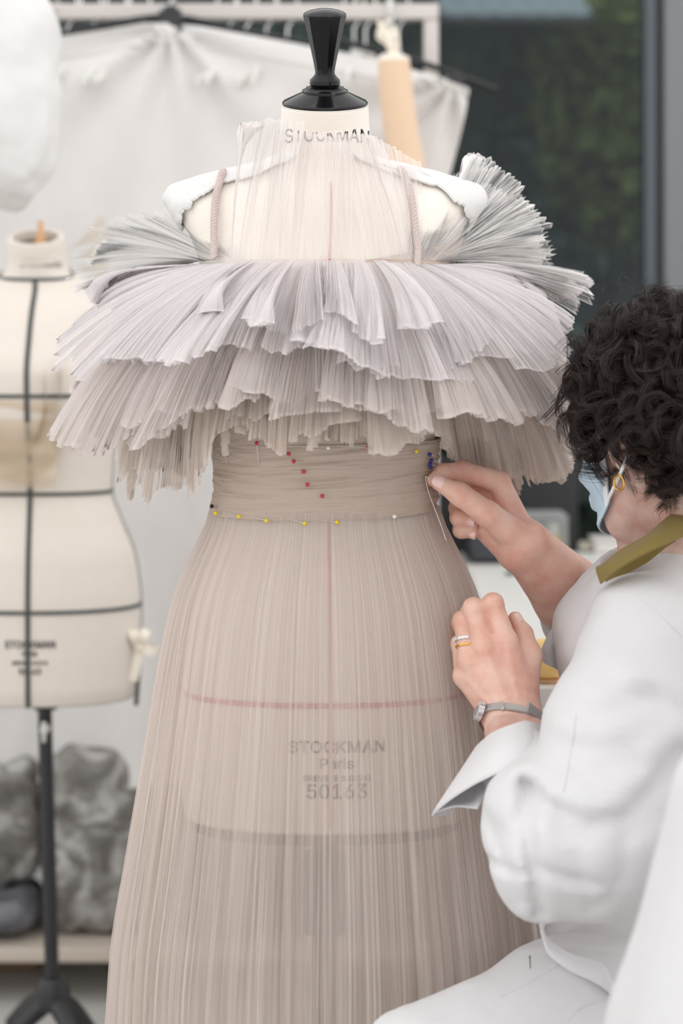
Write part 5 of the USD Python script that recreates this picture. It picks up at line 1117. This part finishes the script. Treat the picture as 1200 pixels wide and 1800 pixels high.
# ------------------------------------------------------------------ second person at the right edge
p2 = thing('person', 'standing person at the lower right edge, only a blurred white coat in view', 'person', (.52, 1.72 + CAM_Y, 0))
X0, XT, Y0 = .475, .62, 1.72 + CAM_Y
def skin2(p):
    d = sd_ell(p, (XT, Y0, 1.56), (.078, .095, .112)); d = smin(d, sd_caps(p, (XT, Y0 + .05, 1.50), (XT, Y0 + .06, 1.49), .05, .045), .03); d = smin(d, sd_caps(p, (XT, Y0 + .095, 1.55), (XT, Y0 + .105, 1.535), .009, .013), .01)
    d = smin(d, sd_caps(p, (XT, Y0, 1.5), (XT, Y0 - .01, 1.38), .054, .06), .03)
    for s in (-1, 1):
        d = smin(d, sd_ell(p, (XT + s * .08, Y0, 1.55), (.011, .022, .032)), .006)
        sh, el, wr = np.array([XT + s * .17, Y0, 1.34]), np.array([XT + .03 + s * .15, Y0 + .10, 1.07]), np.array([XT + .03 + s * .05, Y0 + .28, 1.14])
        d = smin(d, sd_caps(p, sh, el, .045, .038), .03); d = smin(d, sd_caps(p, el, wr, .036, .026), .02)
        hand = smin(sd_caps(p, wr, wr + (-s * .02, .06, .01), .026, .03), sd_caps(p, wr, wr + (-s * .03, .05, .035), .02, .012), .012)
        for k in range(4): hand = smin(hand, chain(p, [wr + (-s * .02 + (k - 1.5) * .018, .075, .01), wr + (-s * .025 + (k - 1.5) * .017, .11 - .004 * abs(k - 1), .005), wr + (-s * .025 + (k - 1.5) * .016, .125, -.015)], (.0105, .0095, .0075)), .003)
        hand = smin(hand, chain(p, [wr + (-s * .03, .03, .03), wr + (-s * .04, .065, .045), wr + (-s * .035, .09, .045)], (.014, .0115, .009)), .005)
        d = smin(d, hand, .01)
        d = smin(d, sd_caps(p, (X0 + .03 + s * .085, Y0, .9), (X0 + .03 + s * .085, Y0, .48), .07, .052), .03); d = smin(d, sd_caps(p, (X0 + .03 + s * .085, Y0, .48), (X0 + .03 + s * .09, Y0, .07), .05, .036), .02)
    return smin(d, sd_caps(p, (XT, Y0, 1.3), (X0 + .03, Y0, .92), .12, .12), .05)
obj('body', surface(skin2, np.array([X0 - .3, Y0 - .2, .02]), np.array([X0 + .5, Y0 + .46, 1.7]), .0075), M['skin'], p2, smooth=True)
def coat2(p):
    q = p * np.array([1, 1, 1]); z = p[:, 2]
    a = np.interp(z, [.42, .62, .767, .86, .971, 1.08, 1.2, 1.36, 1.43], [.305, .272, .246, .222, .196, .170, .178, .205, .09]); cx = np.interp(z, [.42, .767, .971, 1.1, 1.4], [X0 + .01, X0 + .005, X0 + .012, X0 + .06, XT])
    an = np.arctan2((p[:, 1] - Y0) / .78, p[:, 0] - cx); fold = .012 * np.sin(an * 7 + 1.2) * np.clip((1.05 - z) / .5, 0, 1)
    d = (np.hypot(p[:, 0] - cx, (p[:, 1] - Y0) / .78) - a - fold) * .75; d = smax(d, .42 - z, .004); d = smax(d, z - 1.44, .01)
    for s in (-1, 1):
        sh, el, wr = np.array([XT + s * .17, Y0, 1.34]), np.array([XT + .03 + s * .15, Y0 + .10, 1.07]), np.array([XT + .03 + s * .06, Y0 + .25, 1.13])
        d = smin(d, chain(p, [sh, el, wr], (.065, .056, .044), .02), .02)
    return d + .008 * (meshkit.fbm(p * np.array([10, 10, 6]), 3, 8) - .5)
obj('lab_coat', surface(coat2, np.array([X0 - .36, Y0 - .3, .38]), np.array([X0 + .5, Y0 + .4, 1.47]), .008), M['coat'], p2, smooth=True)
def hair2(p): d = sd_ell(p, (XT, Y0 - .012, 1.585), (.094, .106, .108)); return smax(d, -sd_ell(p, (XT, Y0 + .11, 1.53), (.07, .09, .1)), .01) + .01 * np.abs(meshkit.noise(p * 40, 2) - .5)
obj('hair', surface(hair2, np.array([XT - .13, Y0 - .16, 1.4]), np.array([XT + .14, Y0 + .16, 1.75]), .006), M['hairbase'], p2, smooth=True)
def tr2(p):
    d = None
    for s in (-1, 1): e = sd_caps(p, (X0 + .03 + s * .085, Y0, .9), (X0 + .03 + s * .09, Y0, .1), .085, .06); d = e if d is None else np.minimum(d, e)
    return d
obj('trousers', surface(tr2, np.array([X0 - .2, Y0 - .14, .03]), np.array([X0 + .28, Y0 + .14, .98]), .010), M['navy_cloth'], p2, smooth=True)
for s in (-1, 1):
    c = np.array([X0 + .03 + s * .09, Y0, 0])
    def shoe2(p, c=c): return smax(sd_caps(p, c + (0, -.04, .042), c + (0, .13, .032), .042, .034), .002 - p[:, 2], .004)
    obj('shoe', surface(shoe2, c - (.08, .12, .01), c + (.08, .2, .11), .007), M['black_matte'], p2, smooth=True)
